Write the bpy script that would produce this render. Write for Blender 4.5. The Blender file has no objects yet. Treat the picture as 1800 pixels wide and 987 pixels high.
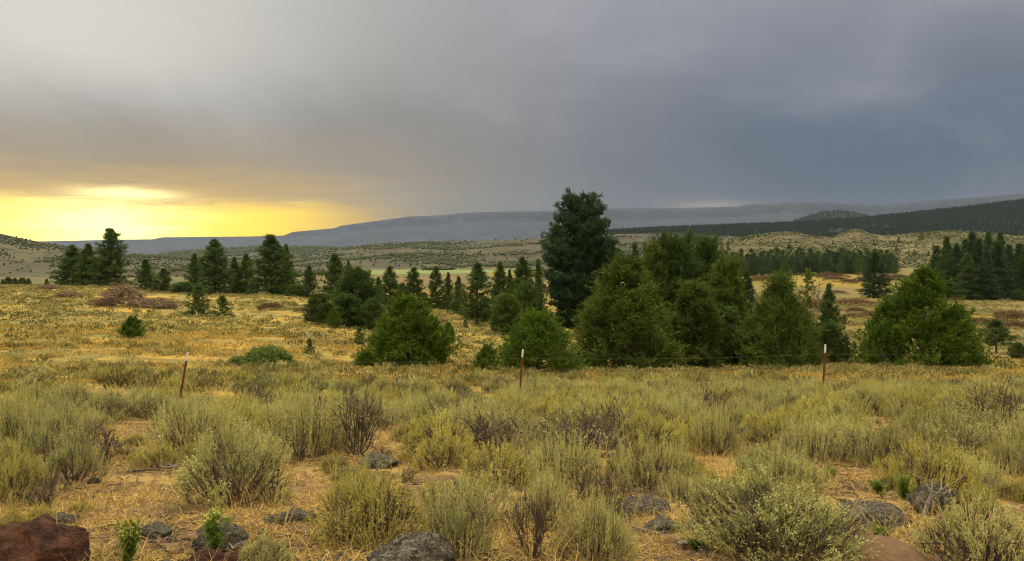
import bpy, bmesh, math, random
import numpy as np

R = math.radians
random.seed(7)
rng = np.random.default_rng(11)
scene = bpy.context.scene
COL = scene.collection
F = 1310.0          # focal length in photograph pixels
CX, HY = 900.0, 440.0
CAMZ = 1.6

# ------------------------------------------------------------------ noise
def _h(ix, iy, s):
    n = (ix.astype(np.int64) * 374761393 + iy.astype(np.int64) * 668265263 + s * 982451653) & 0x7fffffff
    n = ((n ^ (n >> 13)) * 1274126177) & 0x7fffffff
    return ((n ^ (n >> 16)) & 0xffff) / 65535.0

def vnoise(x, y, s=0):
    xi = np.floor(x); yi = np.floor(y)
    fx = x - xi; fy = y - yi
    fx = fx * fx * (3 - 2 * fx); fy = fy * fy * (3 - 2 * fy)
    a = _h(xi, yi, s); b = _h(xi + 1, yi, s); c = _h(xi, yi + 1, s); d = _h(xi + 1, yi + 1, s)
    return (a * (1 - fx) + b * fx) * (1 - fy) + (c * (1 - fx) + d * fx) * fy

def fbm(x, y, s=0, o=4):
    r = 0; a = .5; t = 0
    for i in range(o):
        r = r + a * vnoise(x * 2 ** i, y * 2 ** i, s + i * 17); t += a; a *= .5
    return r / t            # 0..1

def sst(a, b, x):
    t = np.clip((x - a) / (b - a), 0, 1)
    return t * t * (3 - 2 * t)

# ------------------------------------------------------------------ terrain
PROF = {   # column of the view -> (distance, height below the eye)
    -400: [(0,-1.6),(3,-1.6),(4,-1.68),(6,-2.0),(12,-2.93),(18,-3.87),(30,-4.9),(45,-5.7),(65,-6.15),(90,-6.35),(130,-6.25),(150,-6.9),(300,-16),(500,-24),(700,-27),(1300,-35),(3000,-42),(11000,-60)],
    100: [(0,-1.6),(3,-1.6),(4,-1.68),(6,-2.0),(12,-2.93),(18,-3.87),(30,-4.9),(45,-5.7),(65,-6.15),(90,-6.35),(130,-6.35),(150,-7.2),(300,-16),(500,-24),(700,-27),(1300,-35),(3000,-42),(11000,-60)],
    450: [(0,-1.6),(3,-1.6),(4,-1.68),(6,-2.0),(12,-2.93),(18,-3.9),(30,-5.1),(45,-6.0),(65,-6.5),(90,-6.75),(112,-6.95),(140,-8.5),(300,-17),(500,-22.5),(800,-28),(1300,-35),(3000,-42),(11000,-60)],
    720: [(0,-1.6),(3,-1.6),(4,-1.68),(6,-2.0),(12,-2.93),(18,-3.95),(30,-5.4),(42,-6.5),(60,-7.35),(75,-7.8),(100,-8.5),(115,-8.85),(150,-10),(300,-16),(500,-22),(800,-28),(1300,-35),(3000,-42),(11000,-60)],
    1020: [(0,-1.6),(3,-1.6),(4,-1.68),(6,-2.0),(12,-2.93),(20,-4.15),(26,-5.0),(49,-7.6),(80,-9.7),(107,-11.4),(150,-13),(220,-14.2),(330,-14.5),(500,-18),(800,-25),(1300,-33),(3000,-42),(11000,-60)],
    1500: [(0,-1.6),(3,-1.6),(4,-1.68),(6,-2.0),(12,-2.93),(20,-4.1),(26,-4.9),(49,-7.6),(80,-10.6),(150,-13),(220,-14.2),(330,-14.1),(450,-13.8),(600,-13.8),(1000,-16),(3000,-35),(11000,-60)],
    2400: [(0,-1.6),(3,-1.6),(4,-1.68),(6,-2.0),(12,-2.93),(20,-4.1),(26,-4.9),(49,-7.6),(80,-10.6),(150,-13),(220,-14.2),(330,-14.1),(450,-13.8),(600,-13.8),(1000,-16),(3000,-35),(11000,-60)],
}
PK = sorted(PROF)

def ground(x, y):
    x = np.asarray(x, float); y = np.asarray(y, float)
    az = np.clip(np.arctan2(x, y), -1.1, 1.1)
    px = CX + F * np.tan(az)
    # depth along the view axis; all round the camera it becomes the radius
    d = np.where(np.abs(np.arctan2(x, y)) < 1.1, np.maximum(y, 0), np.hypot(x, y) * math.cos(1.1))
    zs = np.stack([np.interp(d, [p[0] for p in PROF[k]], [p[1] for p in PROF[k]]) for k in PK])
    pc = np.clip(px, PK[0], PK[-1])
    z = np.zeros_like(d)
    for i in range(len(PK) - 1):
        a, b = PK[i], PK[i + 1]
        t = (pc - a) / (b - a); m = (t >= 0) & (t <= 1)
        t = t * t * (3 - 2 * t)
        z = np.where(m, zs[i] * (1 - t) + zs[i + 1] * t, z)
    r = np.hypot(x, y)
    z = z + (fbm(x * .8, y * .8, 3, 3) - .5) * .16 * sst(2, 5, r) * (1 - sst(60, 200, r))
    z = z + (fbm(x * .09, y * .09, 5, 3) - .5) * .55 * sst(12, 40, r)
    z = z + (fbm(x * .012, y * .012, 8, 3) - .5) * 3.0 * sst(180, 500, r)
    return z + CAMZ

def gz(x, y): return float(ground(np.array([x]), np.array([y]))[0])

_D = np.concatenate([np.arange(2.5, 60, .05), np.arange(60, 700, .5)])
def at(px, py):
    """ground point seen at a column / row of the photograph"""
    x = (px - CX) / F * _D
    rows = HY + (CAMZ - ground(x, _D)) / _D * F
    i = np.argmax(rows <= py)
    if rows[i] > py: i = len(_D) - 1
    return float(x[i]), float(_D[i])

# ------------------------------------------------------------------ mesh tools
def mesh(name, V, Q, mat, tint=None, smooth=False, attrs=None):
    me = bpy.data.meshes.new(name)
    V = np.ascontiguousarray(V, np.float32); Q = np.ascontiguousarray(Q, np.int32)
    n = len(Q)
    me.vertices.add(len(V)); me.vertices.foreach_set('co', V.ravel())
    me.loops.add(n * 4); me.loops.foreach_set('vertex_index', Q.ravel())
    me.polygons.add(n); me.polygons.foreach_set('loop_start', np.arange(0, n * 4, 4, dtype=np.int32))
    me.polygons.foreach_set('use_smooth', np.full(n, smooth))
    if tint is not None:
        a = me.attributes.new('tint', 'FLOAT', 'FACE'); a.data.foreach_set('value', np.ascontiguousarray(tint, np.float32))
    for k, v in (attrs or {}).items():
        a = me.attributes.new(k, 'FLOAT', 'POINT'); a.data.foreach_set('value', np.ascontiguousarray(v, np.float32))
    me.materials.append(mat)
    me.update(calc_edges=True)
    return me

def obj(name, me, parent=None):
    o = bpy.data.objects.new(name, me); COL.objects.link(o)
    if parent: o.parent = parent
    return o

def tag(o, label, cat=None, group=None, kind=None):
    o['label'] = label
    if cat: o['category'] = cat
    if group: o['group'] = group
    if kind: o['kind'] = kind
    return o

def empty(name, loc, label, cat, group=None, rz=0, sc=(1, 1, 1)):
    o = bpy.data.objects.new(name, None); COL.objects.link(o)
    o.location = loc; o.rotation_euler = (0, 0, rz); o.scale = sc; o.empty_display_size = .2
    return tag(o, label, cat, group)

class Geo:
    """collects quads"""
    def __init__(s): s.V = []; s.Q = []; s.T = []; s.n = 0
    def add(s, V, Q, T):
        s.V.append(V); s.Q.append(Q + s.n); s.T.append(np.broadcast_to(T, (len(Q),)).astype(float)); s.n += len(V)
    def blades(s, B, D, L, W, T, r):
        n = len(B); L = np.broadcast_to(L, (n,))[:, None]; W = np.broadcast_to(W, (n,))[:, None]
        D = D / np.maximum(np.linalg.norm(D, axis=1, keepdims=True), 1e-6)
        P = np.cross(D, r.normal(size=(n, 3))); P /= np.maximum(np.linalg.norm(P, axis=1, keepdims=True), 1e-6)
        M = B + D * L * .5
        V = np.stack([B, M + P * W * .5, B + D * L, M - P * W * .5], 1).reshape(-1, 3)
        s.add(V, np.arange(n * 4).reshape(n, 4), T)
    def ribbons(s, B, D, L, W, T, r, droop=.4, up=0.5):
        """grass blades in two segments, bending over"""
        n = len(B); L = np.broadcast_to(L, (n,))[:, None]; W = np.broadcast_to(W, (n,))[:, None]
        D = D / np.linalg.norm(D, axis=1, keepdims=True)
        P = np.cross(D, r.normal(size=(n, 3))); P /= np.maximum(np.linalg.norm(P, axis=1, keepdims=True), 1e-6)
        M = B + D * L * .55
        D2 = D.copy(); D2[:, 2] -= droop; D2 /= np.linalg.norm(D2, axis=1, keepdims=True)
        E = M + D2 * L * .45
        V = np.stack([B - P * W * .5, B + P * W * .5, M + P * W * .4, M - P * W * .4, E + P * W * .06, E - P * W * .06], 1).reshape(-1, 3)
        k = np.arange(n)[:, None] * 6
        Q = np.concatenate([k + np.array([[0, 1, 2, 3]]), k + np.array([[3, 2, 4, 5]])])
        s.add(V, Q, np.concatenate([np.broadcast_to(T, (n,))] * 2))
    def tube(s, P, rad, T=.5, k=5):
        P = np.asarray(P, float); rad = np.broadcast_to(np.asarray(rad, float), (len(P),))
        t = np.gradient(P, axis=0); t /= np.maximum(np.linalg.norm(t, axis=1, keepdims=True), 1e-9)
        ref = np.array([0, 0, 1.]) if abs(t[0, 2]) < .9 else np.array([1., 0, 0])
        a = np.cross(t, ref); a /= np.maximum(np.linalg.norm(a, axis=1, keepdims=True), 1e-9)
        b = np.cross(t, a)
        th = np.arange(k) / k * 2 * np.pi
        V = P[:, None] + (a[:, None] * np.cos(th)[None, :, None] + b[:, None] * np.sin(th)[None, :, None]) * rad[:, None, None]
        m = len(P); i = np.arange(m - 1)[:, None] * k; j = np.arange(k)[None]; j2 = (j + 1) % k
        Q = np.stack([i + j, i + j2, i + k + j2, i + k + j], -1).reshape(-1, 4)
        s.add(V.reshape(-1, 3), Q, T)
    def allv(s): return np.concatenate(s.V)
    def scale(s, f):
        s.V = [v * np.array(f) for v in s.V]
    def out(s, name, mat, smooth=False):
        return mesh(name, np.concatenate(s.V), np.concatenate(s.Q), mat, np.concatenate(s.T), smooth)

# ------------------------------------------------------------------ materials
class NT:
    def __init__(s, nt): s.nt = nt; nt.nodes.clear()
    def n(s, t, **k):
        x = s.nt.nodes.new(t)
        for a, b in k.items(): setattr(x, a, b)
        return x
    def put(s, sock, v):
        if isinstance(v, bpy.types.NodeSocket): s.nt.links.new(v, sock)
        elif isinstance(v, (tuple, list)) and sock.type == 'RGBA' and len(v) == 3: sock.default_value = (*v, 1)
        else: sock.default_value = v
    def m(s, op, a, b=0.0, c=None, clamp=False):
        x = s.n('ShaderNodeMath', operation=op, use_clamp=clamp)
        s.put(x.inputs[0], a); s.put(x.inputs[1], b)
        if c is not None: s.put(x.inputs[2], c)
        return x.outputs[0]
    def ss(s, a, b, v):
        x = s.n('ShaderNodeMapRange', interpolation_type='SMOOTHSTEP', clamp=True)
        s.put(x.inputs['Value'], v); x.inputs['From Min'].default_value = a; x.inputs['From Max'].default_value = b
        return x.outputs['Result']
    def mix(s, f, a, b, mode='MIX'):
        x = s.n('ShaderNodeMix', data_type='RGBA', blend_type=mode); x.clamp_factor = True
        s.put(x.inputs[0], f); s.put(x.inputs[6], a); s.put(x.inputs[7], b)
        return x.outputs[2]
    def noise(s, scale, vec=None, detail=4, rough=.55, dist=0.0):
        x = s.n('ShaderNodeTexNoise'); x.inputs['Scale'].default_value = scale
        x.inputs['Detail'].default_value = detail; x.inputs['Roughness'].default_value = rough; x.inputs['Distortion'].default_value = dist
        if vec is not None: s.put(x.inputs['Vector'], vec)
        return x.outputs['Fac']
    def attr(s, name): return s.n('ShaderNodeAttribute', attribute_name=name).outputs['Fac']
    def pos(s): return s.n('ShaderNodeNewGeometry').outputs['Position']
    def map(s, vec, scale):
        x = s.n('ShaderNodeMapping'); s.put(x.inputs['Vector'], vec); x.inputs['Scale'].default_value = scale
        return x.outputs['Vector']

def material(name):
    m = bpy.data.materials.new(name); m.use_nodes = True
    return m, NT(m.node_tree)

def finish(t, color, rough=.9, bump=None, bump_d=.02, spec=.2, bstr=1.0):
    p = t.n('ShaderNodeBsdfPrincipled'); o = t.n('ShaderNodeOutputMaterial')
    t.put(p.inputs['Base Color'], color); t.put(p.inputs['Roughness'], rough); p.inputs['Specular IOR Level'].default_value = spec
    if bump is not None:
        b = t.n('ShaderNodeBump'); b.inputs['Distance'].default_value = bump_d; b.inputs['Strength'].default_value = bstr
        t.put(b.inputs['Height'], bump); t.nt.links.new(b.outputs[0], p.inputs['Normal'])
    t.nt.links.new(p.outputs[0], o.inputs[0])

def leaf_mat(name, c0, c1, c2=None, trans=.25, orand=.25):
    """foliage: colour varies by leaf clump and from plant to plant"""
    m, t = material(name)
    ti = t.attr('tint')
    col = t.mix(ti, c0, c1)
    oi = t.n('ShaderNodeObjectInfo').outputs['Random']
    if c2: col = t.mix(t.m('MULTIPLY', oi, .6), col, c2)
    h = t.n('ShaderNodeHueSaturation'); t.put(h.inputs['Color'], col)
    t.put(h.inputs['Value'], t.m('ADD', t.m('MULTIPLY', oi, orand), 1 - orand / 2))
    col = h.outputs[0]
    d = t.n('ShaderNodeBsdfDiffuse'); tr = t.n('ShaderNodeBsdfTranslucent'); mx = t.n('ShaderNodeMixShader'); o = t.n('ShaderNodeOutputMaterial')
    t.put(d.inputs[0], col); t.put(tr.inputs[0], col); mx.inputs[0].default_value = trans
    t.nt.links.new(d.outputs[0], mx.inputs[1]); t.nt.links.new(tr.outputs[0], mx.inputs[2]); t.nt.links.new(mx.outputs[0], o.inputs[0])
    return m

M = {}
M['pine'] = leaf_mat('pine_needles', (.040, .068, .018), (.100, .150, .034), (.06, .095, .03))
M['dark_pine'] = leaf_mat('dark_needles', (.028, .055, .024), (.068, .110, .042), (.03, .06, .03))
M['juniper'] = leaf_mat('juniper_sprays', (.044, .078, .010), (.130, .195, .022), (.07, .11, .016))
M['olive'] = leaf_mat('olive_sprays', (.058, .082, .014), (.140, .175, .034), (.08, .11, .022))
M['willow'] = leaf_mat('willow_leaves', (.09, .13, .03), (.19, .23, .06))
M['sage'] = leaf_mat('sage_leaves', (.085, .085, .027), (.58, .56, .205), (.43, .40, .135), .2, .35)  # low tint darkened to paint shadow gaps among the leaves
M['sage_gold'] = leaf_mat('golden_leaves', (.16, .145, .033), (.57, .51, .125), (.38, .32, .08), .2, .35)
M['weed'] = leaf_mat('weed_leaves', (.07, .125, .022), (.20, .27, .055), None, .35)
M['field_straw'] = leaf_mat('field_straw', (.22, .145, .035), (.50, .34, .085), None, .2, 0)
M['straw'] = leaf_mat('straw', (.20, .130, .040), (.56, .39, .135), None, .2, 0)
M['red_twig'] = leaf_mat('red_twigs', (.085, .056, .032), (.19, .130, .075), (.17, .12, .06), .05)
M['dead_twig'] = leaf_mat('dead_twigs', (.095, .066, .042), (.25, .178, .112), None, .05)

def wood(name, a, b):
    m, t = material(name)
    n = t.noise(14, t.map(t.n('ShaderNodeTexCoord').outputs['Object'], (3, 3, .6)), 5, .7)
    finish(t, t.mix(n, a, b), .9, n, .01)
    return m
M['bark'] = wood('pine_bark', (.035, .022, .014), (.13, .075, .045))
M['jbark'] = wood('juniper_bark', (.08, .060, .044), (.27, .21, .15))
M['sbark'] = wood('sage_bark', (.035, .024, .017), (.13, .095, .065))
M['grey_wood'] = wood('weathered_wood', (.13, .11, .085), (.33, .29, .23))

def rock_mat(name, a, b, c, lichen):
    m, t = material(name)
    p = t.n('ShaderNodeTexCoord').outputs['Object']
    n1 = t.noise(3.5, p, 8, .62); n2 = t.noise(17, p, 6, .7); n3 = t.noise(6, p, 5, .6, .6)
    v = t.n('ShaderNodeTexVoronoi'); v.inputs['Scale'].default_value = 9; t.put(v.inputs['Vector'], p)
    col = t.mix(t.ss(.35, .65, n1), a, b)
    col = t.mix(t.m('MULTIPLY', t.ss(.5, .7, n2), .5), col, c)
    if lichen: col = t.mix(t.m('MULTIPLY', t.ss(.495, .56, t.m('ADD', t.m('MULTIPLY', n3, .4), t.m('MULTIPLY', t.noise(26, p, 6, .7), .6))), .8), col, lichen)
    cr = t.m('ABSOLUTE', t.m('SUBTRACT', t.noise(1.7, p, 7, .6, 1.2), .5)); ck = t.m('SUBTRACT', 1.0, t.ss(.004, .028, cr))
    col = t.mix(t.m('MULTIPLY', ck, .3), col, tuple(q * .6 for q in c))
    h = t.m('SUBTRACT', t.m('ADD', t.m('MULTIPLY', n1, .6), t.m('MULTIPLY', n2, .5)), t.m('MULTIPLY', ck, .5))
    finish(t, col, .92, h, .14)
    return m
M['basalt'] = rock_mat('basalt', (.055, .045, .035), (.145, .118, .084), (.028, .023, .018), (.36, .33, .22))
M['red_rock'] = rock_mat('red_rock', (.066, .030, .018), (.165, .064, .033), (.035, .022, .017), None)
M['tan_rock'] = rock_mat('tan_rock', (.13, .10, .06), (.26, .205, .12), (.08, .06, .04), None)
M['white_rock'] = rock_mat('white_stone', (.5, .46, .4), (.7, .66, .6), (.4, .36, .3), None)

# ground -------------------------------------------------------------
m, t = material('dry_ground'); M['ground'] = m
p = t.pos()
fine = t.noise(26, p, 6, .7); mid = t.noise(2.2, p, 6, .6); big = t.noise(.22, p, 5, .6, .8); huge = t.noise(.03, p, 4, .6)
dirt = t.mix(fine, (.070, .042, .021), (.21, .128, .056))
straw = t.mix(fine, (.19, .115, .034), (.43, .285, .090))
near = t.mix(t.ss(.42, .60, mid), dirt, straw)
near = t.mix(t.m('MULTIPLY', t.ss(.54, .66, t.noise(7, p, 7, .72)), .85), near, (.065, .042, .024))
gold = t.mix(t.noise(1.2, p, 6, .7), (.20, .13, .022), (.50, .325, .052))
olive = t.mix(t.noise(1.6, p, 6, .75), (.085, .076, .022), (.205, .172, .052))
strk = t.noise(.16, t.map(p, (.8, 1.3, 1)), 8, .72, .6)
field = t.mix(t.ss(.38, .56, strk), gold, olive)
field = t.mix(t.m('MULTIPLY', t.ss(.55, .66, t.noise(.35, p, 5, .65)), .7), field, (.30, .17, .05))
tan = t.mix(t.noise(.02, t.map(p, (.5, 1.5, 1)), 7, .65), (.058, .052, .020), (.135, .112, .044))
field = t.mix(t.m('MULTIPLY', t.ss(.50, .62, t.noise(.7, t.map(p, (1, .7, 1)), 7, .75)), .8), field, (.125, .10, .035))
col = t.mix(t.attr('a_field'), near, field)
col = t.mix(t.attr('a_far'), col, tan)
col = t.mix(t.attr('a_yellow'), col, t.mix(t.noise(.08, t.map(p, (.4, 2, 1)), 5), (.14, .105, .018), (.27, .19, .030)))
col = t.mix(t.attr('a_green'), col, (.15, .19, .06))
col = t.mix(t.attr('a_red'), col, (.15, .098, .046))
finish(t, col, .95, t.m('ADD', fine, t.m('MULTIPLY', t.noise(8, p, 5, .6), 1.5)), .035, .1)

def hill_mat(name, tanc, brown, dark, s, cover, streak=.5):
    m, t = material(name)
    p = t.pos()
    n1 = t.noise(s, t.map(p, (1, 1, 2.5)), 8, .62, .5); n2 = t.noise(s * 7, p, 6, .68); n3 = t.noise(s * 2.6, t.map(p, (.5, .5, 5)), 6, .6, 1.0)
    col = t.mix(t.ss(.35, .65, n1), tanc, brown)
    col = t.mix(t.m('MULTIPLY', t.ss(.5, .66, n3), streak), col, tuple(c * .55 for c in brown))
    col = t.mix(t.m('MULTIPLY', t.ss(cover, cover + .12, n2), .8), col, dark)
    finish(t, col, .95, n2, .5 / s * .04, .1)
    return m
M['mesa'] = hill_mat('hazy_mesa_slope', (.046, .053, .076), (.036, .044, .064), (.024, .032, .044), .0012, .42, .4)  # blue of the distance haze partly put into the slope colours
M['hill_tan'] = hill_mat('tan_hill', (.078, .068, .034), (.050, .043, .027), (.026, .031, .016), .006, .50, .8)
M['hill_rock'] = hill_mat('rocky_hill', (.125, .105, .046), (.072, .064, .030), (.036, .040, .018), .014, .46, .8)
M['hill_forest'] = hill_mat('forest_floor', (.018, .025, .016), (.014, .02, .014), (.009, .015, .011), .006, .45)
M['hill_dark'] = hill_mat('scrub_ridge', (.075, .07, .045), (.055, .055, .038), (.025, .034, .022), .004, .45)
M['far_tree'] = leaf_mat('far_conifers', (.009, .018, .014), (.020, .032, .021), None, .0, 0)
M['far_scrub'] = leaf_mat('far_scrub', (.035, .045, .022), (.075, .085, .035), None, .0, 0)

m, t = material('red_post_paint'); M['post'] = m
n = t.noise(30, t.n('ShaderNodeTexCoord').outputs['Object'], 5, .7)
finish(t, t.mix(n, (.085, .018, .012), (.22, .055, .035)), .7, n, .003)
m, t = material('white_tip_paint'); M['tip'] = m
n = t.noise(40, t.n('ShaderNodeTexCoord').outputs['Object'], 5, .7)
finish(t, t.mix(t.ss(.35, .6, n), (.45, .38, .33), (.80, .77, .72)), .6)
m, t = material('rusty_wire'); M['wire'] = m
n = t.noise(8, t.pos(), 4); finish(t, t.mix(n, (.05, .035, .025), (.16, .12, .09)), .6)
m, t = material('cow_hide'); M['cow'] = m
n = t.noise(4, t.n('ShaderNodeTexCoord').outputs['Object'], 4); finish(t, t.mix(n, (.012, .009, .008), (.035, .022, .016)), .8)
m, t = material('white_petals'); M['petal'] = m
n = t.noise(60, t.n('ShaderNodeTexCoord').outputs['Object'], 3); finish(t, t.mix(n, (.6, .58, .5), (.85, .84, .78)), .7)

# ------------------------------------------------------------------ ground sheet
def build_ground():
    th = np.concatenate([np.arange(-180, -60, 3), np.arange(-60, -42, .5), np.arange(-42, 42, .16), np.arange(42, 60, .5), np.arange(60, 180, 3)])
    th = np.radians(th)
    rr = [.25]
    while rr[-1] < 9500: rr.append(rr[-1] * (1.016 if rr[-1] < 700 else 1.05))
    rr = np.array(rr)
    TH, RR = np.meshgrid(th, rr)
    X = np.sin(TH) * RR; Y = np.cos(TH) * RR
    Z = ground(X, Y)
    nt_, nr = len(th), len(rr)
    V = np.stack([X, Y, Z], -1).reshape(-1, 3)
    i = np.arange(nr - 1)[:, None] * nt_; j = np.arange(nt_)[None]; j2 = (j + 1) % nt_
    Q = np.stack([i + j, i + j2, i + nt_ + j2, i + nt_ + j], -1).reshape(-1, 4)
    # the middle is closed with one more ring of quads folded to the centre
    c = len(V); V = np.vstack([V, [[0, 0, gz(0, .01)]]])
    k = np.arange(0, nt_ - 1, 2)
    Q = np.vstack([Q, np.stack([np.full_like(k, c), (k + 2) % nt_, k + 1, k], -1)])
    x, y = V[:, 0], V[:, 1]; r = np.hypot(x, y)
    yy = np.maximum(y, 1); px = CX + F * x / yy
    w = (fbm(x * .01, y * .01, 31) - .5)
    a = {}
    a['a_field'] = sst(15, 27, r + (fbm(x * .2, y * .2, 33) - .5) * 14)
    a['a_far'] = np.clip(sst(180, 420, r + w * 120), 0, 1) * np.where(px > 1000, sst(420, 700, r), 1)
    # the yellow pasture in front of the tree belt and the small bright meadow strips
    yel = sst(270, 300, y + w * 80) * (1 - sst(400, 440, y + w * 60)) * sst(1150, 1260, px) * (1 - sst(1500, 1640, px))
    yel = np.maximum(yel, .8 * sst(118, 128, y + w * 30) * (1 - sst(150, 160, y + w * 30)) * sst(1660, 1720, px))
    yel = np.maximum(yel, .6 * sst(.56, .70, fbm(x * .05, y * .11, 40)) * sst(40, 60, r) * (1 - sst(180, 260, r)))
    yel = np.maximum(yel, sst(700, 740, y) * (1 - sst(900, 980, y)) * sst(800, 860, px) * (1 - sst(1000, 1040, px)) * .8)
    a['a_yellow'] = yel * .75
    gr = sst(860, 980, y + w * 200) * (1 - sst(1250, 1400, y + w * 200)) * sst(560, 640, px) * (1 - sst(880, 960, px)) * sst(.38, .52, fbm(x * .006, y * .003, 44))
    a['a_green'] = gr * .8
    red = sst(520, 580, y + w * 150) * (1 - sst(720, 820, y + w * 150)) * sst(520, 600, px) * (1 - sst(800, 840, px))
    red = np.maximum(red, .75 * sst(160, 190, y + w * 60) * (1 - sst(270, 300, y + w * 60)) * sst(1260, 1330, px) * sst(.42, .6, fbm(x * .03, y * .06, 47)))
    a['a_red'] = red * .6
    a['a_far'] = np.maximum(a['a_far'], .7 * sst(1200, 1340, px) * sst(60, 110, r))
    o = obj('ground', mesh('ground', V, Q, M['ground'], None, True, a))
    tag(o, 'dry grassy rangeland sloping away from the roadside to the valley', 'ground', kind='structure')
build_ground()

# ------------------------------------------------------------------ hills
HILLS = {}
def hill(name, label, mat, crest, d_foot, d_top, d_back, amp, shape=1.0, back_drop=.5, seed=1, cliff=0.0, n_r=60, step=4.0, foot_sink=6, wave=1.0):
    """a strip of terrain from its foot to its crest and over the back; crest is given as (column, row) of the skyline"""
    px = np.arange(crest[0][0], crest[-1][0], step)
    cy = np.interp(px, [c[0] for c in crest], [c[1] for c in crest])
    tx = (px - CX) / F
    t = np.concatenate([np.linspace(0, 1, n_r), 1 + np.linspace(0, 1, 14)[1:]])
    PXg, T = np.meshgrid(tx, t)
    wob = (fbm(PXg * 9 * wave, PXg * 0 + seed, seed + 5, 3) - .5) * (d_top - d_foot) * .5
    foot = d_foot + wob
    D = np.where(T <= 1, foot + (d_top - foot) * T, d_top + (d_back - d_top) * (T - 1))
    X = PXg * D; Y = D
    zf = ground(X, Y) - foot_sink
    zc = CAMZ + (HY - cy)[None, :] / F * d_top
    s = np.where(T <= 1, T, 1)
    s = (1 - cliff) * (.55 * s + .45 * s * s * (3 - 2 * s)) + cliff * sst(.86, .93, s)
    s = np.clip(s, 0, 1)
    z0 = zf
    Z = z0 + (zc - z0) * s
    env = np.sin(np.clip(T, 0, 1) * np.pi) ** .8 * np.sqrt(np.clip(1 - T, 0, 1)) * 1.1
    sc = 1.0 / (d_top - d_foot)
    nz = (fbm(X * sc * 3, Y * sc * 3, seed, 5) - .5) * 2
    rg = np.abs(fbm(X * sc * 7, Y * sc * 3, seed + 50, 4) - .5) * 2
    Z = Z + env * amp * (nz * .8 + rg * .6 - .25)
    Z = np.where(T > 1, zc - (zc - z0) * back_drop * (T - 1) ** 1.3, Z)
    V = np.stack([X, Y, Z], -1).reshape(-1, 3); nc = len(px); nr = len(t)
    i = np.arange(nr - 1)[:, None] * nc; j = np.arange(nc - 1)[None]
    Q = np.stack([i + j, i + j + 1, i + nc + j + 1, i + nc + j], -1).reshape(-1, 4)
    o = obj(name, mesh(name, V, Q, M[mat], None, True)); tag(o, label, 'hill', kind='structure')
    HILLS[name] = (px, t, X, Y, Z)
    return o

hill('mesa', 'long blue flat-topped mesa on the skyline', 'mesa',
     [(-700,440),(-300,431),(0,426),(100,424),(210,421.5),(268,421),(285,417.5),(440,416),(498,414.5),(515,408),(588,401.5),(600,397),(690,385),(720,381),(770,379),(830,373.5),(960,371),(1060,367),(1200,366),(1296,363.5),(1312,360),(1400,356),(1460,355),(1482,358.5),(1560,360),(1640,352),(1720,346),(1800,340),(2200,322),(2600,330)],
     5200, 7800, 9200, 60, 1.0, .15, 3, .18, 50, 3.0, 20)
hill('blue_butte', 'rounded blue hill in front of the mesa at right', 'hill_forest',
     [(1330,415),(1385,392),(1420,380),(1450,372),(1475,371),(1500,374),(1530,381),(1580,392),(1680,415)], 3600, 4300, 4700, 12, 1.0, .9, 9, 0, 40, 4, 10)
hill('forested_ridge', 'dark forested ridge rising to the right', 'hill_forest',
     [(900,424),(1000,414),(1080,406),(1130,403),(1250,398),(1400,392.5),(1500,386),(1600,376),(1700,365),(1800,353),(2100,335),(2500,340)], 1500, 2700, 3200, 22, 1.0, .5, 13)
hill('scrub_ridge', 'low dark scrubby ridge behind the left valley', 'hill_dark',
     [(150,452),(260,447),(380,438.5),(450,434.5),(560,435),(620,437),(700,434),(820,440),(900,446)], 2400, 3300, 3600, 14, 1.0, .5, 17)
hill('valley_hills', 'tan hills with scattered scrub across the valley', 'hill_tan',
     [(440,462),(500,452),(560,443),(600,436),(640,430.5),(700,427),(740,425),(800,424),(860,423.5),(960,419),(1050,412),(1150,411),(1300,415),(1400,420)], 1330, 2200, 2600, 26, 1.0, .5, 21)
hill('west_hill', 'tan hill with dark scrub at the left edge', 'hill_tan',
     [(-500,380),(-200,396),(0,411),(50,422),(100,430),(150,440),(220,447.5),(300,452.5),(380,456.5),(450,463),(540,470),(600,478)], 640, 1050, 1250, 12, 1.0, .4, 25)
hill('rocky_hill', 'rocky sagebrush hill behind the tree belt', 'hill_rock',
     [(1120,452),(1180,441),(1230,431),(1260,424),(1320,414),(1370,407.5),(1400,408),(1430,415),(1460,417),(1490,406),(1510,402),(1530,411),(1560,415),(1600,411),(1650,406),(1690,406),(1750,412),(1800,416),(2000,420),(2200,440)], 500, 760, 900, 9, 1.0, .5, 29)

def on_hill(name, n, tmin, tmax, r, mask=None, pxr=None):
    px, t, X, Y, Z = HILLS[name]
    nt_ = int(np.sum(t <= 1)); out = []
    a, b = (0, len(px) - 1) if pxr is None else (np.searchsorted(px, pxr[0]), min(np.searchsorted(px, pxr[1]), len(px) - 1))
    u = r.uniform(a, b - 1e-3, n * 3); v = r.uniform(tmin, tmax, n * 3) * (nt_ - 1 - 1e-3)
    iu = u.astype(int); iv = v.astype(int); fu = u - iu; fv = v - iv
    def L(A): return (A[iv, iu] * (1 - fu) + A[iv, iu + 1] * fu) * (1 - fv) + (A[iv + 1, iu] * (1 - fu) + A[iv + 1, iu + 1] * fu) * fv
    P = np.stack([L(X), L(Y), L(Z)], -1)
    g = ground(P[:, 0], P[:, 1]); ok = P[:, 2] > g
    if mask is not None: ok &= mask(P, v / (nt_ - 1), r)
    return P[ok][:n]

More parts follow.
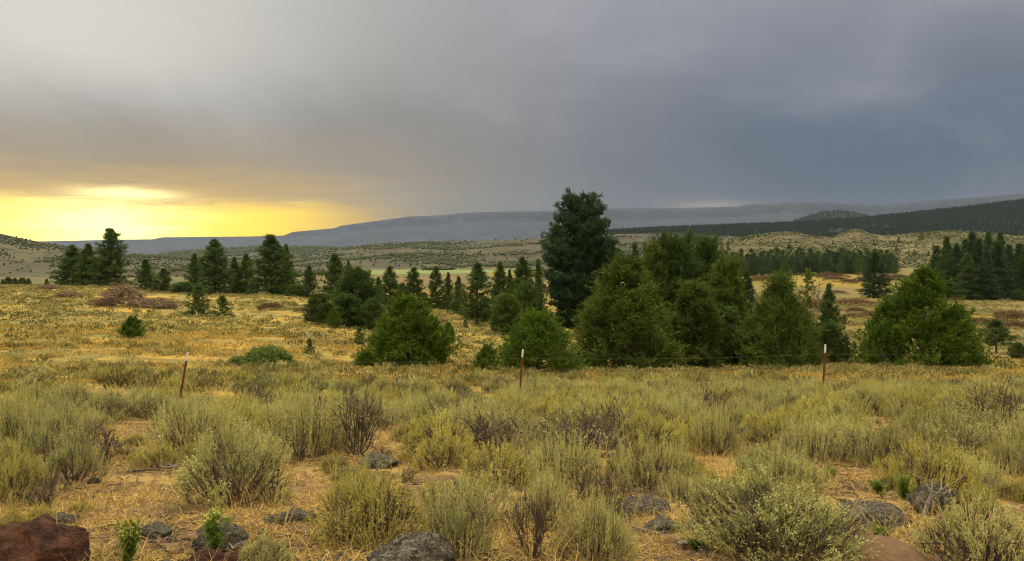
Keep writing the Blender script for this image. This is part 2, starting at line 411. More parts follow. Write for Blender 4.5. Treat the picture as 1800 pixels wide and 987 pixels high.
def cones(name, P, h, w, mat, r, round_=False):
    """small conifers or round scrub, each a closed irregular crown of five kites"""
    n = len(P); h = h * r.uniform(.55, 1.25, n); w = w * r.uniform(.7, 1.3, n)
    th = r.uniform(0, 6.28, n)
    k = 5
    apex = P + np.stack([np.zeros(n), np.zeros(n), h], -1)
    low = P - np.array([0, 0, .3])
    ang = th[:, None] + np.arange(k)[None] / k * 6.283
    rr = w[:, None] * .5 * r.uniform(.7, 1.25, (n, k)); zz = h[:, None] * (r.uniform(.35, .6, (n, k)) if round_ else r.uniform(.06, .22, (n, k)))
    ring = P[:, None] + np.stack([np.cos(ang) * rr, np.sin(ang) * rr, zz], -1)
    V = np.concatenate([apex[:, None], low[:, None], ring], 1).reshape(-1, 3)
    b = np.arange(n)[:, None] * (k + 2); j = np.arange(k)[None]
    Q = np.stack([b + 0 * j, b + 2 + j, b + 1 + 0 * j, b + 2 + (j + 1) % k], -1).reshape(-1, 4)
    T = np.repeat(r.random(n), k) * .6 + r.random(n * k) * .4
    return obj(name, mesh(name, V, Q, M[mat], T))

r1 = np.random.default_rng(5)
P = on_hill('forested_ridge', 30000, .12, 1, r1, lambda P, v, r: fbm(P[:, 0] * .004, P[:, 1] * .004, 71) > .22 + .1 * r.random(len(P)), (950, 1900))
tag(cones('forest', P, 9.5, 6, 'far_tree', r1), 'dark conifer forest covering the ridge at right', 'forest', kind='stuff')
P = on_hill('blue_butte', 3500, .2, 1, r1)
tag(cones('butte_forest', P, 11, 8, 'far_tree', r1), 'conifer forest on the rounded blue hill', 'forest', kind='stuff')
P = on_hill('scrub_ridge', 5000, .25, 1, r1, lambda P, v, r: fbm(P[:, 0] * .005, P[:, 1] * .005, 73) > .42)
tag(cones('ridge_scrub', P, 8, 11, 'far_scrub', r1, True), 'dark scrub on the low ridge behind the valley', 'scrub', kind='stuff')
P = on_hill('valley_hills', 5500, .1, 1, r1, lambda P, v, r: (fbm(P[:, 0] * .006, P[:, 1] * .012, 75) > .53 + .05 * r.random(len(P))) | (r.random(len(P)) < .03))
tag(cones('hillside_scrub', P, 5, 6, 'far_scrub', r1, True), 'juniper scrub dotting the tan hills across the valley', 'scrub', kind='stuff')
P = on_hill('west_hill', 2600, .2, 1, r1, lambda P, v, r: ((fbm(P[:, 0] * .012, P[:, 1] * .02, 77) > .46 + .10 * r.random(len(P))) & (v > .42)) | (r.random(len(P)) < .05), (-150, 480))
tag(cones('west_hill_scrub', P, 2.5, 3.0, 'far_scrub', r1, True), 'juniper scrub on the hill at the left edge', 'scrub', kind='stuff')
P = on_hill('rocky_hill', 9000, .1, 1, r1, lambda P, v, r: fbm(P[:, 0] * .03, P[:, 1] * .05, 79) > .36 + .2 * r.random(len(P)))
tag(cones('rocky_hill_scrub', P, .8, 1.7, 'far_scrub', r1, True), 'low dark brush between the rocks of the hill', 'scrub', kind='stuff')
P = on_hill('rocky_hill', 1500, .2, 1, r1, lambda P, v, r: fbm(P[:, 0] * .03, P[:, 1] * .05, 81) > .45 + .15 * r.random(len(P)))
o = cones('hillside_rocks', P, 1.0, 2.2, 'tan_rock', r1, True); tag(o, 'pale tan rocks strewn over the sagebrush hill', 'rocks', kind='stuff')
# thin rows of trees along the valley fields
VP = []
for (a, b, d, n, sp) in ((740, 800, 1290, 60, 25), (555, 650, 900, 60, 25), (520, 560, 760, 14, 20), (300, 520, 1150, 90, 40), (930, 990, 1000, 30, 60), (1060, 1280, 640, 260, 60), (1010,1120,820,120,80)):
    x = r1.uniform(a, b, n); dd = d + r1.normal(size=n) * sp
    xx = (x - CX) / F * dd
    VP.append(np.stack([xx, dd, ground(xx, dd)], -1))
tag(cones('valley_trees', np.concatenate(VP), 6.5, 6, 'far_scrub', r1, True), 'small far trees in rows along the valley fields', 'trees', kind='stuff')

# ------------------------------------------------------------------ trees
def pine_mesh(name, seed, nb, nt_, nl, mat, aspect=.5, belly=.22, power=.8, low=.06, tuft=.028, top_lobes=1, droop=0.0, gap=.12, flat=0.0, clus=0.0):
    """unit-high conifer: (crown, trunk). Whorled branches carry round needle tufts."""
    r = np.random.default_rng(seed)
    g = Geo(); w = Geo()
    z = np.linspace(-.03, .97, 12)
    wob = np.cumsum(r.normal(size=(12, 2)) * .003, 0)
    tr = np.column_stack([wob, z]); w.tube(tr, .020 * (1 - .93 * (z + .03)), .5, 7)
    C = []; D = []; TT = []
    for i in range(nb):
        t = (i + r.random()) / nb
        t = 1 - (1 - t) ** .85
        zz = low + (1 - low) * t
        prof = ((1 - t) ** power) * (belly + (1 - belly) * min(1, (t + .12) / .38) ** .6) + .035
        if seed == 3: prof = np.interp(t, [0, .18, .42, .60, .78, .92, 1.0], [.70, .92, 1.0, .90, .72, .56, .34])
        ln = aspect * .5 * prof * r.uniform(.74, 1.16) * (1.10 if r.random() < .12 else 1)
        if r.random() < gap: ln *= .55
        if t > .84 and seed != 3: ln *= .85
        az = i * 2.399 + r.normal() * .5
        el = (-.12 - droop) + (.95 + droop) * (t * .92) ** 1.3 + r.normal() * .10
        d = np.array([math.cos(az) * math.cos(el), math.sin(az) * math.cos(el), math.sin(el)])
        up = np.array([0, 0, .28])
        b0 = np.array([np.interp(zz, z, wob[:, 0]), np.interp(zz, z, wob[:, 1]), min(zz, .965)])
        s = np.linspace(0, 1, 4)[:, None]
        path = b0 + d * ln * s + up * ln * s ** 2 * .8
        if ln > .05: w.tube(path, np.linspace(.0045, .0012, 4), .5, 3)
        k = max(3, int(nt_ * (.35 + ln / (aspect * .5))))
        nc = max(2, int(round(k / max(clus, 1)))); uc = np.linspace(.30, 1.0, nc) + r.normal(size=nc) * .05; sc_ = r.uniform(-1.1, 1.1, nc)
        ci = np.clip((r.random(k) ** .7 * nc).astype(int), 0, nc - 1); u = uc[ci] if clus > 0 else r.random(k) ** .75 * .80 + .20
        c = b0 + d * ln * u[:, None] + up * ln * (u ** 2)[:, None] * .8
        side = np.array([-math.sin(az), math.cos(az), 0])
        fan = (u * ln * .40 + .006)
        if clus > 0: c = c + side * (sc_[ci] * fan * .75)[:, None] + r.normal(size=(k, 3)) * tuft * np.array([.5, .5, .42 * (1 - .6 * flat)])
        else: c = c + side * (r.normal(size=k) * fan * .62)[:, None] + np.array([0, 0, 1]) * (r.normal(size=k) * .010 * (1 - flat))[:, None]
        C.append(c); dd = d * .8 + np.array([0, 0, .65]) + r.normal(size=(k, 3)) * .35; D.append(dd)
        TT.append(np.clip(r.normal(.45, .22, k) + .15 * (t - .5), 0, 1))
    # the leader(s)
    for q in range(top_lobes):
        a = r.uniform(0, 6.28); off = .0 if top_lobes == 1 else .018 * aspect * 2
        k = 9
        h = r.uniform(.90, 1.0, k) if top_lobes == 1 else r.uniform(.9, 1.0 - .03 * q, k)
        C.append(np.column_stack([np.cos(a + q * 3.1) * off + r.normal(size=k) * .008, np.sin(a + q * 3.1) * off * .4 + r.normal(size=k) * .008, h]))
        D.append(np.tile([0, 0, 1.], (k, 1)) + r.normal(size=(k, 3)) * .3); TT.append(np.full(k, .6))
    C = np.concatenate(C); D = np.concatenate(D); TT = np.concatenate(TT)
    n = len(C)
    D /= np.linalg.norm(D, axis=1, keepdims=True)
    B = np.repeat(C, nl, 0) + r.normal(size=(n * nl, 3)) * tuft * .30
    dr = np.repeat(D, nl, 0) * .75 + r.normal(size=(n * nl, 3)) * .65
    g.blades(B, dr, r.uniform(.7, 1.3, n * nl) * tuft, tuft * r.uniform(.20, .34, n * nl), np.clip(np.repeat(TT, nl) + r.normal(size=n * nl) * .12, 0, 1), r)
    f = 1 / np.percentile(g.allv()[:, 2], 99.9); g.scale((1, 1, f)); w.scale((1, 1, min(1, f)))
    return g.out(name + '_crown', M[mat]), w.out(name + '_trunk', M['bark'], True)

def juniper_mesh(name, seed, n, nl, mat, aspect=1.0, spray=.035, point=.7, low=.0, gap=.42, leaders=5, skirt=.5, spiky=0.0):
    """unit-high juniper: several leaders dressed with upright sprays, crown reaching the ground"""
    r = np.random.default_rng(seed); g = Geo(); w = Geo()
    rad = aspect * .5
    def env(t): return (np.clip(1 - t, 0, 1) ** point) * (skirt + (1 - skirt) * np.clip((t + .03) / .28, 0, 1) ** .7)
    L = []
    for k in range(leaders):
        a = k * 2.4 + r.random(); q = 0 if k == 0 else r.uniform(.25, .75)
        L.append((math.cos(a) * rad * q * .8, math.sin(a) * rad * q * .8, 1.0 if k == 0 else 1 - .62 * q * r.uniform(.75, 1.1), r.uniform(.45, .7)))
    tc = np.linspace(0, 1, 200); cdf = np.cumsum(env(tc) + .08); t = np.interp(r.random(n * 3), cdf / cdf[-1], tc); az = r.uniform(0, 6.283, n * 3)
    lump = 1 + .13 * np.sin(az * 3 + seed + t * 9) + .10 * np.sin(az * 7 - t * 23 + seed * 2) + .08 * np.sin(az * 13 + t * 37)
    q = 1 - .62 * r.random(n * 3) ** 1.35
    lobe = fbm(np.cos(az) * 2.1 + seed, np.sin(az) * 2.1 + t * 5.5, seed + 7, 3)
    R_ = rad * env(t) * lump * q * (.42 + 1.10 * lobe)
    P = np.column_stack([np.cos(az) * R_, np.sin(az) * R_, low + (1 - low) * t])
    # extra leaders give the outline its points
    m_ = r.random(n * 3) < .30
    ki = r.integers(0, leaders, n * 3)
    La = np.array(L)[ki]
    tt = r.random(n * 3); rr = rad * .36 * (1 - tt) ** .8 * (1 - .5 * r.random(n * 3)) * La[:, 3] / .55
    P2 = np.column_stack([La[:, 0] + np.cos(az) * rr, La[:, 1] + np.sin(az) * rr, La[:, 2] * (.45 + .57 * tt)])
    P = np.where(m_[:, None], P2, P)
    nz = fbm(P[:, 0] * 9 / aspect + P[:, 1] * 4, P[:, 2] * 9 + P[:, 1] * 5, seed, 2)
    P = P[nz > gap * .9 + .06 * r.random(n * 3)][:n]
    ex = []
    for _ in range(int(70 * (n / 3000) ** .5)):
        t0 = r.random() ** 1.2 * .92; a0 = r.uniform(0, 6.283); e0 = rad * env(t0)
        u = np.sort(r.uniform(.62, r.uniform(1.0, 1.24), 13))[:, None]
        d0 = np.array([math.cos(a0), math.sin(a0), 0])
        ex.append(d0 * e0 * u * .92 + np.array([0, 0, 1]) * (t0 + (u - .62) * (.16 + .2 * r.random())) + r.normal(size=(13, 3)) * spray * .25)
    P = np.concatenate([P] + ex)
    n = len(P)
    out = P * np.array([1, 1, 0]); out /= np.maximum(np.linalg.norm(out, axis=1, keepdims=True), 1e-4)
    D = out * .6 + np.array([0, 0, .75]) + r.normal(size=(n, 3)) * .3
    D /= np.linalg.norm(D, axis=1, keepdims=True)
    T = np.clip(.42 + (fbm(P[:, 0] * 6 / aspect, P[:, 2] * 6 + P[:, 1] * 6, seed + 3, 3) - .5) * 1.4 + r.normal(size=n) * .12, 0, 1)
    ln = spray * r.uniform(.7, 1.6, n) * (1 + spiky * r.random(n))
    s = r.random((n, nl))
    B = (P[:, None] + D[:, None] * (s * ln[:, None])[..., None] * 1.5).reshape(-1, 3)
    dr = np.repeat(D, nl, 0) + r.normal(size=(n * nl, 3)) * .55
    g.blades(B, dr, np.repeat(ln, nl) * r.uniform(.6, 1.1, n * nl), spray * r.uniform(.20, .36, n * nl), np.clip(np.repeat(T, nl) + r.normal(size=n * nl) * .1, 0, 1), r)
    # trunk and limbs
    z = np.linspace(-.03, .6, 8)
    w.tube(np.column_stack([np.cumsum(r.normal(size=8) * .008), np.cumsum(r.normal(size=8) * .008), z]), np.linspace(.035, .006, 8), .5, 7)
    for k in range(46):
        a = r.uniform(0, 6.28); z0 = r.uniform(.02, .6); e = env(z0) * rad * r.uniform(.6, 1.08)
        s = np.linspace(0, 1, 5)
        w.tube(np.column_stack([np.cos(a) * e * s, np.sin(a) * e * s, z0 + e * .6 * s ** 1.4 / max(aspect, .6)]), np.linspace(.012, .002, 5), .5, 4)
    return g.out(name + '_crown', M[mat]), w.out(name + '_trunk', M['jbark'], True)

PR = {}
PR['hero'] = pine_mesh('great_pine', 3, 230, 19, 20, 'dark_pine', .56, .52, .24, .07, .024, 4, 0, .06, .4, 0)
PR['p0'] = pine_mesh('pine_a', 21, 105, 13, 14, 'pine', .55, .72, .80, .04, 0.030)
PR['p1'] = pine_mesh('pine_b', 22, 95, 12, 14, 'pine', .55, .8, .78, .03, 0.032, 2)
PR['p2'] = pine_mesh('pine_c', 23, 100, 13, 14, 'pine', .55, .68, .72, .07, 0.032)
PR['p3'] = pine_mesh('pine_d', 24, 110, 13, 14, 'pine', .55, .85, .9, .03, 0.029, 1, .05)
PR['pt'] = pine_mesh('pine_twin', 25, 120, 14, 15, 'pine', .6, .85, .72, .03, 0.027, 2)
PR['d0'] = pine_mesh('fir_a', 31, 90, 8, 12, 'dark_pine', .5, .75, .85, .04, .042, 1, .12, .1, .5)
PR['d1'] = pine_mesh('fir_b', 32, 80, 8, 12, 'dark_pine', .5, .8, .75, .06, .045, 1, .1, .15, .5)
PR['d2'] = pine_mesh('fir_c', 33, 85, 8, 12, 'dark_pine', .5, .7, .95, .03, .042, 1, .15, .1, .5)
PR['open'] = pine_mesh('open_pine', 34, 52, 7, 14, 'pine', .7, .9, .62, .26, .055, 1, 0, .2)
PR['thin'] = pine_mesh('thin_pine', 35, 44, 4, 12, 'olive', .45, .9, .6, .22, .05, 1, 0, .3)
PR['sap'] = pine_mesh('sapling', 36, 40, 5, 12, 'pine', .8, .9, .85, .02, .085)
PR['l0'] = pine_mesh('low_fir_a', 41, 46, 5, 7, 'dark_pine', .5, .8, .85, .03, .062, 1, .1)
PR['l1'] = pine_mesh('low_fir_b', 42, 42, 5, 7, 'dark_pine', .5, .8, .75, .04, .066, 1, .1)
PR['l2'] = pine_mesh('low_fir_c', 43, 44, 5, 7, 'pine', .55, .85, .7, .04, .066, 1, .0)
PR['j0'] = juniper_mesh('juniper_a', 51, 3600, 11, 'juniper', 1.15, .040, .62, 0, .40, 6, .80)
PR['j1'] = juniper_mesh('juniper_b', 52, 3900, 11, 'juniper', 1.4, .042, .60, 0, .40, 7, .85)
PR['j2'] = juniper_mesh('juniper_c', 53, 5200, 11, 'juniper', 1.3, .032, .85, 0, .40, 6, .92)
PR['o0'] = juniper_mesh('olive_juniper_a', 54, 5200, 10, 'olive', .9, .027, .78, 0, .43, 7, .88, .8)
PR['o1'] = juniper_mesh('olive_juniper_b', 55, 4600, 10, 'olive', .75, .027, .72, 0, .43, 6, .9, .8)
PR['t0'] = juniper_mesh('tall_juniper_a', 56, 5200, 10, 'pine', .68, .027, .52, 0, .35, 7, .95, .3)
PR['t1'] = juniper_mesh('tall_juniper_b', 57, 4800, 10, 'olive', .6, .027, .56, 0, .36, 6, .92, .3)
PR['js'] = juniper_mesh('small_juniper', 58, 700, 9, 'juniper', 1.1, .075, .6, 0, .36, 4, .7)
PR['ds'] = juniper_mesh('dark_juniper', 59, 900, 9, 'pine', 1.0, .065, .65, 0, .36, 4, .75)
ASP = dict(hero=.56, p0=.55, p1=.55, p2=.55, p3=.55, pt=.6, d0=.5, d1=.5, d2=.5, open=.7, thin=.45, sap=.8, l0=.5, l1=.5, l2=.55,
           j0=1.15, j1=1.4, j2=1.3, o0=.9, o1=.75, t0=.68, t1=.6, js=1.1, ds=1.0)

def tree(kind, name, px, top, wpx, label, cat, d=None, base=None, group=None, rz=None, rr=random):
    if d is None: x, d = at(px, base)
    else: x = (px - CX) / F * d
    zg = gz(x, d); ztop = CAMZ + (HY - top) / F * d
    h = max(.4, ztop - zg); wd = wpx / F * d
    s = wd / ASP[kind] * (1.12 if kind == 'hero' else 1.24 if kind[0] in 'pdlo' and kind not in ('o0', 'o1', 'ds') or kind == 'sap' else 1.12)
    e = empty(name, (x, d, zg - .02 * h), label, cat, group, rr.uniform(0, 6.28) if rz is None else rz, (s, s, h * 1.02))
    obj('crown', PR[kind][0], e); obj('trunk', PR[kind][1], e)
    return e

PINE, JUN = ('pine_tree', 'pine'), ('juniper_tree', 'juniper')
def pine(kind, px, top, w, label, **k): return tree(kind, 'pine_tree', px, top, w, label, 'pine', **k)
def jun(kind, px, top, w, label, **k): return tree(kind, 'juniper_tree', px, top, w, label, 'juniper', **k)

# left group on the field's crest
pine('p2', 127, 431, 54, 'dark leaning pine at the left end of the trio by the slash pile', d=142)
pine('p3', 155, 429, 50, 'slender pine in the middle of the trio by the slash pile', d=139)
pine('pt', 192, 402, 70, 'tall twin-topped pine against the yellow glow behind the slash pile', d=137, rz=0.3)
pine('p3', 256, 456, 40, 'small pointed pine just right of the big slash pile', d=128)
pine('p0', 288, 472, 37, 'shorter dark pine right of the small pointed pine', d=127)
jun('ds', 312, 503, 16, 'tiny round juniper on the crest between two pine groups', d=126)
pine('p0', 343, 446, 38, 'narrow pine left of the round-topped dark pine', d=131)
pine('p2', 377, 421, 60, 'tall round-topped dark pine on the field crest', d=128)
pine('p3', 412, 452, 32, 'thin pine right of the round-topped dark pine', d=133)
pine('p0', 433, 447, 38, 'narrow pine left of the broad bright green pine', d=134)
pine('p1', 476, 413, 84, 'broad bright green pine, widest on the field crest', d=123)
pine('p3', 503, 430, 34, 'thin pine top showing behind the broad bright pine', d=136)
pine('p3', 543, 467, 36, 'small pine standing alone right of the broad bright pine', d=122)
jun('ds', 325, 497, 44, 'low dark juniper at the foot of the narrow crest pine', d=124)
jun('ds', 366, 506, 20, 'low dark juniper at the foot of the round-topped pine', d=121)
jun('ds', 520, 503, 34, 'low juniper between the broad pine and the lone small pine', d=120)
pine('sap', 349, 498, 46, 'young bushy pine in the field, taller of the pair', base=556)
pine('sap', 391, 519, 36, 'young pine in the field, shorter of the pair', base=559)
jun('js', 232, 561, 40, 'small bright juniper alone in the grassy field', base=594)
pine('sap', 544, 595, 20, 'tiny sapling in the golden grass behind the fence', base=621)
# centre left
pine('p1', 588, 446, 54, 'layered pine behind the dark juniper clump', d=121)
pine('p3', 612, 459, 28, 'thin pine beside the layered pine', d=126)
jun('t0', 628, 476, 84, 'tall dark juniper in the clump at centre left', d=74)
jun('ds', 607, 520, 70, 'dark juniper in front of the tall clump', d=71)
jun('ds', 655, 528, 48, 'dark juniper at the right foot of the clump', d=70)
jun('ds', 560, 519, 52, 'rounded dark juniper left of the tall clump', base=570)
jun('js', 587, 547, 24, 'small juniper at the left foot of the tall clump', d=67)
pine('sap', 632, 575, 27, 'small sapling in the field left of the bright round juniper', base=606)
jun('j1', 643, 620, 44, 'low spreading juniper at the left foot of the bright round juniper', d=39)
jun('j0', 718, 528, 142, 'bright green round juniper behind the fence at centre left', d=41, rz=1.0)
pine('p0', 686, 468, 44, 'pine with visible reddish trunk behind the round juniper', d=117)
pine('p3', 665, 487, 28, 'small pine left of the pine with reddish trunk', d=119)
pine('p2', 728, 470, 42, 'dense dark pine directly behind the round juniper', d=112)
jun('ds', 708, 500, 22, 'small juniper left of the dense dark pine', d=114)
pine('p0', 766, 469, 38, 'slim pine at the edge of the golden clearing', d=112)
pine('p3', 788, 479, 24, 'small slim pine second from the golden clearing', d=114)
pine('p3', 806, 486, 31, 'short pointed pine left of the dense wide pine', d=108)
pine('p1', 838, 462, 68, 'dense wide pine at the right of the golden clearing', d=98)
pine('p0', 878, 461, 44, 'slim pine right of the dense wide pine', d=104)
pine('p3', 896, 474, 28, 'short pine between two slim pines', d=106)
pine('p2', 918, 452, 56, 'taller pine left of the great pine', d=100)
pine('p3', 946, 456, 34, 'narrow pine close left of the great pine', d=108)
jun('t1', 893, 521, 62, 'olive juniper in front of the slim pines', d=82)
jun('ds', 925, 500, 60, 'dark juniper under the taller pine left of the great pine', d=88)
jun('ds', 788, 569, 22, 'small dark juniper shrub right of the round juniper', d=60)
jun('ds', 757, 565, 16, 'tiny juniper peeping behind the round juniper', d=58)
pine('sap', 818, 562, 15, 'tiny seedling in the golden clearing, left of three', base=577)
pine('sap', 838, 559, 17, 'seedling in the golden clearing, middle of three', base=575)
pine('sap', 849, 555, 12, 'seedling in the golden clearing, right of three', base=568)
pine('hero', 1020, 340, 120, 'great dark pine towering over the centre', d=92, rz=.4)
jun('j1', 945, 553, 142, 'bright spreading juniper behind the middle fence post', d=40, rz=2.2)
jun('js', 856, 612, 46, 'low bright juniper left of the spreading juniper', d=38)
# centre right clump
jun('o0', 1098, 466, 178, 'large feathery olive juniper right of the great pine', d=46, rz=.8)
pine('p0', 1115, 428, 46, 'pine top behind the feathery olive juniper', d=88)
jun('t0', 1182, 424, 122, 'tallest juniper in the dense centre right clump', d=64, rz=1.2)
jun('t0', 1240, 428, 100, 'broad dark juniper right of the tallest one in the clump', d=66, rz=3.2)
jun('t0', 1214, 421, 96, 'round-topped juniper between the two tallest of the clump', d=69, rz=5.0)
jun('t1', 1150, 440, 84, 'olive juniper at the left shoulder of the clump', d=63, rz=2.0)
pine('d2', 1167, 409, 26, 'thin dark spire rising above the juniper clump', d=78)
jun('t1', 1274, 462, 90, 'olive juniper at the right end of the clump', d=58, rz=.2)
jun('o1', 1218, 505, 120, 'lower olive juniper in front of the clump', d=50, rz=4.2)
jun('ds', 1268, 545, 90, 'dark juniper at the shaded foot of the clump', d=51)
pine('d0', 1311, 478, 46, 'dark conifer at the right edge of the clump', d=92)
jun('o0', 1372, 490, 126, 'loose pale olive juniper with bare twigs left of the right fence post', d=48, rz=3.0)
jun('ds', 1335, 560, 80, 'dark low juniper between the clump and the loose olive juniper', d=49)
pine('p3', 1457, 499, 52, 'narrow dark pine right of the right fence post', d=52)
jun('ds', 1460, 572, 62, 'dark juniper skirt at the foot of the narrow pine', d=50)
jun('ds', 1410, 560, 66, 'low juniper between the loose olive juniper and the narrow pine', d=50.5)
pine('thin', 1420, 471, 34, 'thin sparse pine in the pasture beside two bare snags', d=98)
pine('sap', 1484, 553, 14, 'tiny round pine in the pasture right of the narrow pine', base=572)
pine('d0', 1537, 443, 48, 'lone dark fir in the open pasture', base=524)
jun('j2', 1622, 480, 198, 'big broad bright juniper at the right', d=47, rz=.5)
jun('js', 1548, 580, 58, 'bright juniper shoulder left of the big broad juniper', d=46)
jun('js', 1692, 588, 60, 'bright juniper shoulder right of the big broad juniper', d=46.5)
pine('open', 1752, 561, 54, 'small open pine with bare trunk at the right edge', base=621)
jun('ds', 1789, 604, 30, 'small dark juniper at the right edge', base=632)
# stand at the right
STAND = [(1648,432,34,236),(1664,416,44,226),(1682,428,40,218),(1696,420,40,240),(1709,408,46,232),(1722,420,40,216),(1737,407,46,236),(1752,424,46,214),(1757,408,40,244),(1774,430,42,222),(1790,428,44,232),(1806,422,44,222),(1822,418,46,230),(1700,446,44,210),(1735,440,44,208),(1671,440,38,232),(1785,445,40,240)]
r2 = random.Random(3)
for i, (x, t_, w, d) in enumerate(STAND):
    tree(('d0', 'p3', 'd1', 'p0', 'd2')[i % 5], 'conifer_tree', x, t_, w, 'tall dark conifer in the dense stand at the right edge of the pasture', 'conifer', d=d, group='conifers in the stand at the right edge')
for i, (x, t_, w, d) in enumerate([(1790, 510, 22, 205), (1640, 498, 26, 222), (1660, 505, 24, 214)]):
    tree('ds', 'juniper_tree', x, t_, w, 'low juniper at the foot of the right-hand conifer stand', 'juniper', d=d, group='low junipers at the foot of the stand')
# long tree belt behind the yellow pasture
for i in range(150):
    x = 1262 + 400 * (i + r2.random()) / 150 if i < 118 else r2.uniform(1040, 1290)
    d = r2.uniform(430, 520) if i < 118 else r2.uniform(300, 420)
    if i % 4 == 0: d = r2.uniform(425, 440) if i < 118 else d
    hpx = r2.uniform(24, 42) * (1.2 if r2.random() < .15 else 1)
    xx = (x - CX) / F * d
    row = HY + (CAMZ - gz(xx, d)) / d * F
    tree(('l0', 'l1', 'l2')[i % 3], 'conifer_tree', x, row - hpx, hpx * r2.uniform(.42, .6), 'small dark conifer in the long tree belt below the rocky hill', 'conifer', d=d, group='conifers in the belt below the rocky hill')
# scattered conifers on the rocky hill
def hill_pt(name, px, row):
    pxs, t, X, Y, Z = HILLS[name]
    j = int(np.argmin(abs(pxs - px))); rows = HY + (CAMZ - Z[:, j]) / Y[:, j] * F
    k = int(np.sum(t <= 1)); i = int(np.argmin(abs(rows[:k] - row)))
    return X[i, j], Y[i, j], Z[i, j]
for i, (x, b, h, w) in enumerate([(1256,438,16,8),(1262,436,18,9),(1268,440,22,9),(1279,441,20,8),(1290,427,9,6),(1303,424,9,6),(1309,422,8,5),(1316,421,8,5),(1326,418,8,5),(1331,417,7,5),(1361,408,9,5),(1443,414,8,7),(1455,414,9,8),(1466,413,8,6),(1484,408,9,8),(1463,430,8,6),(1490,445,9,7),(1520,444,9,7),(1535,432,10,7),(1579,426,11,10),(1622,423,14,12),(1569,412,13,8),(1548,413,6,4),(1608,450,10,8),(1632,452,10,8),(1240,446,14,8),(1230,450,12,8),(1222,446,10,7),(1215,450,12,8),(1620,410,7,5),(1640,440,12,8),(1575,441,9,7)]):
    X_, Y_, Z_ = hill_pt('rocky_hill', x, b)
    hh = h / F * Y_; ww = w / F * Y_
    k = ('l0', 'l1', 'l2')[i % 3]
    e = empty('conifer_tree', (X_, Y_, Z_ - .1), 'lone small conifer scattered on the rocky sagebrush hill', 'conifer', 'conifers scattered on the rocky hill', r2.uniform(0, 6), (ww / ASP[k], ww / ASP[k], hh))
    obj('crown', PR[k][0], e); obj('trunk', PR[k][1], e)
# far junipers over the left crest
for x, w, h in ((14, 17, 3.6), (26, 12, 3.0), (39, 16, 3.2), (50, 10, 2.6), (82, 8, 2.4), (4, 6, 2.2)):
    d = 250; xx = (x - CX) / F * d
    zt = CAMZ + (HY - (497 - h * 2.2)) / F * d
    tree('ds', 'juniper_tree', x, 497 - h * 2.4, w, 'distant dark juniper just over the crest at the left edge', 'juniper', d=d, group='distant junipers over the left crest')

# two bare snags beside the thin pine
def snag(px, top, base, label, lean):
    x, d = (px - CX) / F * 97, 97
    zg = gz(x, d); h = CAMZ + (HY - top) / F * d - zg
    e = empty('dead_snag', (x, d, zg - .1), label, 'snag')
    g = Geo(); r = np.random.default_rng(px)
    z = np.linspace(0, 1, 7)
    g.tube(np.column_stack([lean * z + np.cumsum(r.normal(size=7) * .03), z * 0, z * h]), np.linspace(.13, .04, 7), .5, 7)
    obj('trunk', g.out('snag_trunk', M['jbark'], True), e)
    g = Geo()
    for k in range(9):
        a = r.uniform(0, 6.28); z0 = h * r.uniform(.45, .97); l = r.uniform(.3, .9)
        g.tube(np.array([[lean * z0 / h, 0, z0], [lean * z0 / h + math.cos(a) * l * .6, math.sin(a) * l * .6, z0 + .1], [lean * z0 / h + math.cos(a) * l, math.sin(a) * l, z0 + .35]]), [.04, .025, .01], .5, 4)
    obj('branches', g.out('snag_branches', M['bark']), e)
snag(1429, 490, 540, 'bare dark snag next to the thin sparse pine', .05)
snag(1435, 493, 540, 'bare leaning snag, further from the thin sparse pine', .5)

# ------------------------------------------------------------------ cattle
def cow_mesh(down):
    me = bpy.data.meshes.new('cow_skeleton')
    h = .25 if down else .85
    pts = [(0, 0, h + .2), (.55, 0, h + .22), (-.6, 0, h + .25), (.95, 0, h + .32), (1.25, 0, h + .25 if not down else h + .45), (1.5, 0, h + .05 if not down else h + .35), (-.78, 0, h + .1), (-.82, 0, h - .3 if not down else h - .1)]
    ed = [(0, 1), (0, 2), (1, 3), (3, 4), (4, 5), (2, 6), (6, 7)]
    rad = [.34, .32, .33, .20, .15, .09, .07, .03]
    for bx in (.55, -.6):
        for s in (-1, 1):
            n = len(pts)
            if down: pts += [(bx + .1, s * .3, .2), (bx + .4, s * .36, .08)]
            else: pts += [(bx, s * .22, .48), (bx - .02, s * .22, .03)]
            rad += [.12, .06]; ed += [(1 if bx > 0 else 2, n), (n, n + 1)]
    me.from_pydata(pts, ed, [])
    o = bpy.data.objects.new('cow', me)
    o.modifiers.new('skin', 'SKIN'); s = o.modifiers.new('sub', 'SUBSURF'); s.levels = 1; s.render_levels = 1
    o.modifiers['skin'].use_smooth_shade = True
    for v, r_ in zip(me.skin_vertices[0].data if me.skin_vertices else [], rad): v.radius = (r_, r_)
    me.materials.append(M['cow'])
    return o
def skin_layer(o, rad):
    pass
COWS = [(1383, 496, 0, 2.9, 'dark cow standing in the yellow pasture, left of the three'), (1387, 494.5, 0, .3, 'dark cow standing in the yellow pasture, middle of the three'), (1394.5, 500, 1, .1, 'dark cow lying in the yellow pasture, right of the three')]
for px, base, down, rz, lab in COWS:
    o = cow_mesh(down); COL.objects.link(o)
    x, d = at(px, base); o.location = (x, d, gz(x, d)); o.rotation_euler = (0, 0, rz)
    tag(o, lab, 'cow')
    if not o.data.skin_vertices:
        bpy.context.view_layer.objects.active = o
        bpy.ops.mesh.customdata_skin_add()
    hrad = [.34, .32, .33, .20, .15, .09, .07, .03] + [.12, .06] * 4
    for v, r_ in zip(o.data.skin_vertices[0].data, hrad): v.radius = (r_, r_)
    o.data.skin_vertices[0].data[0].use_root = True

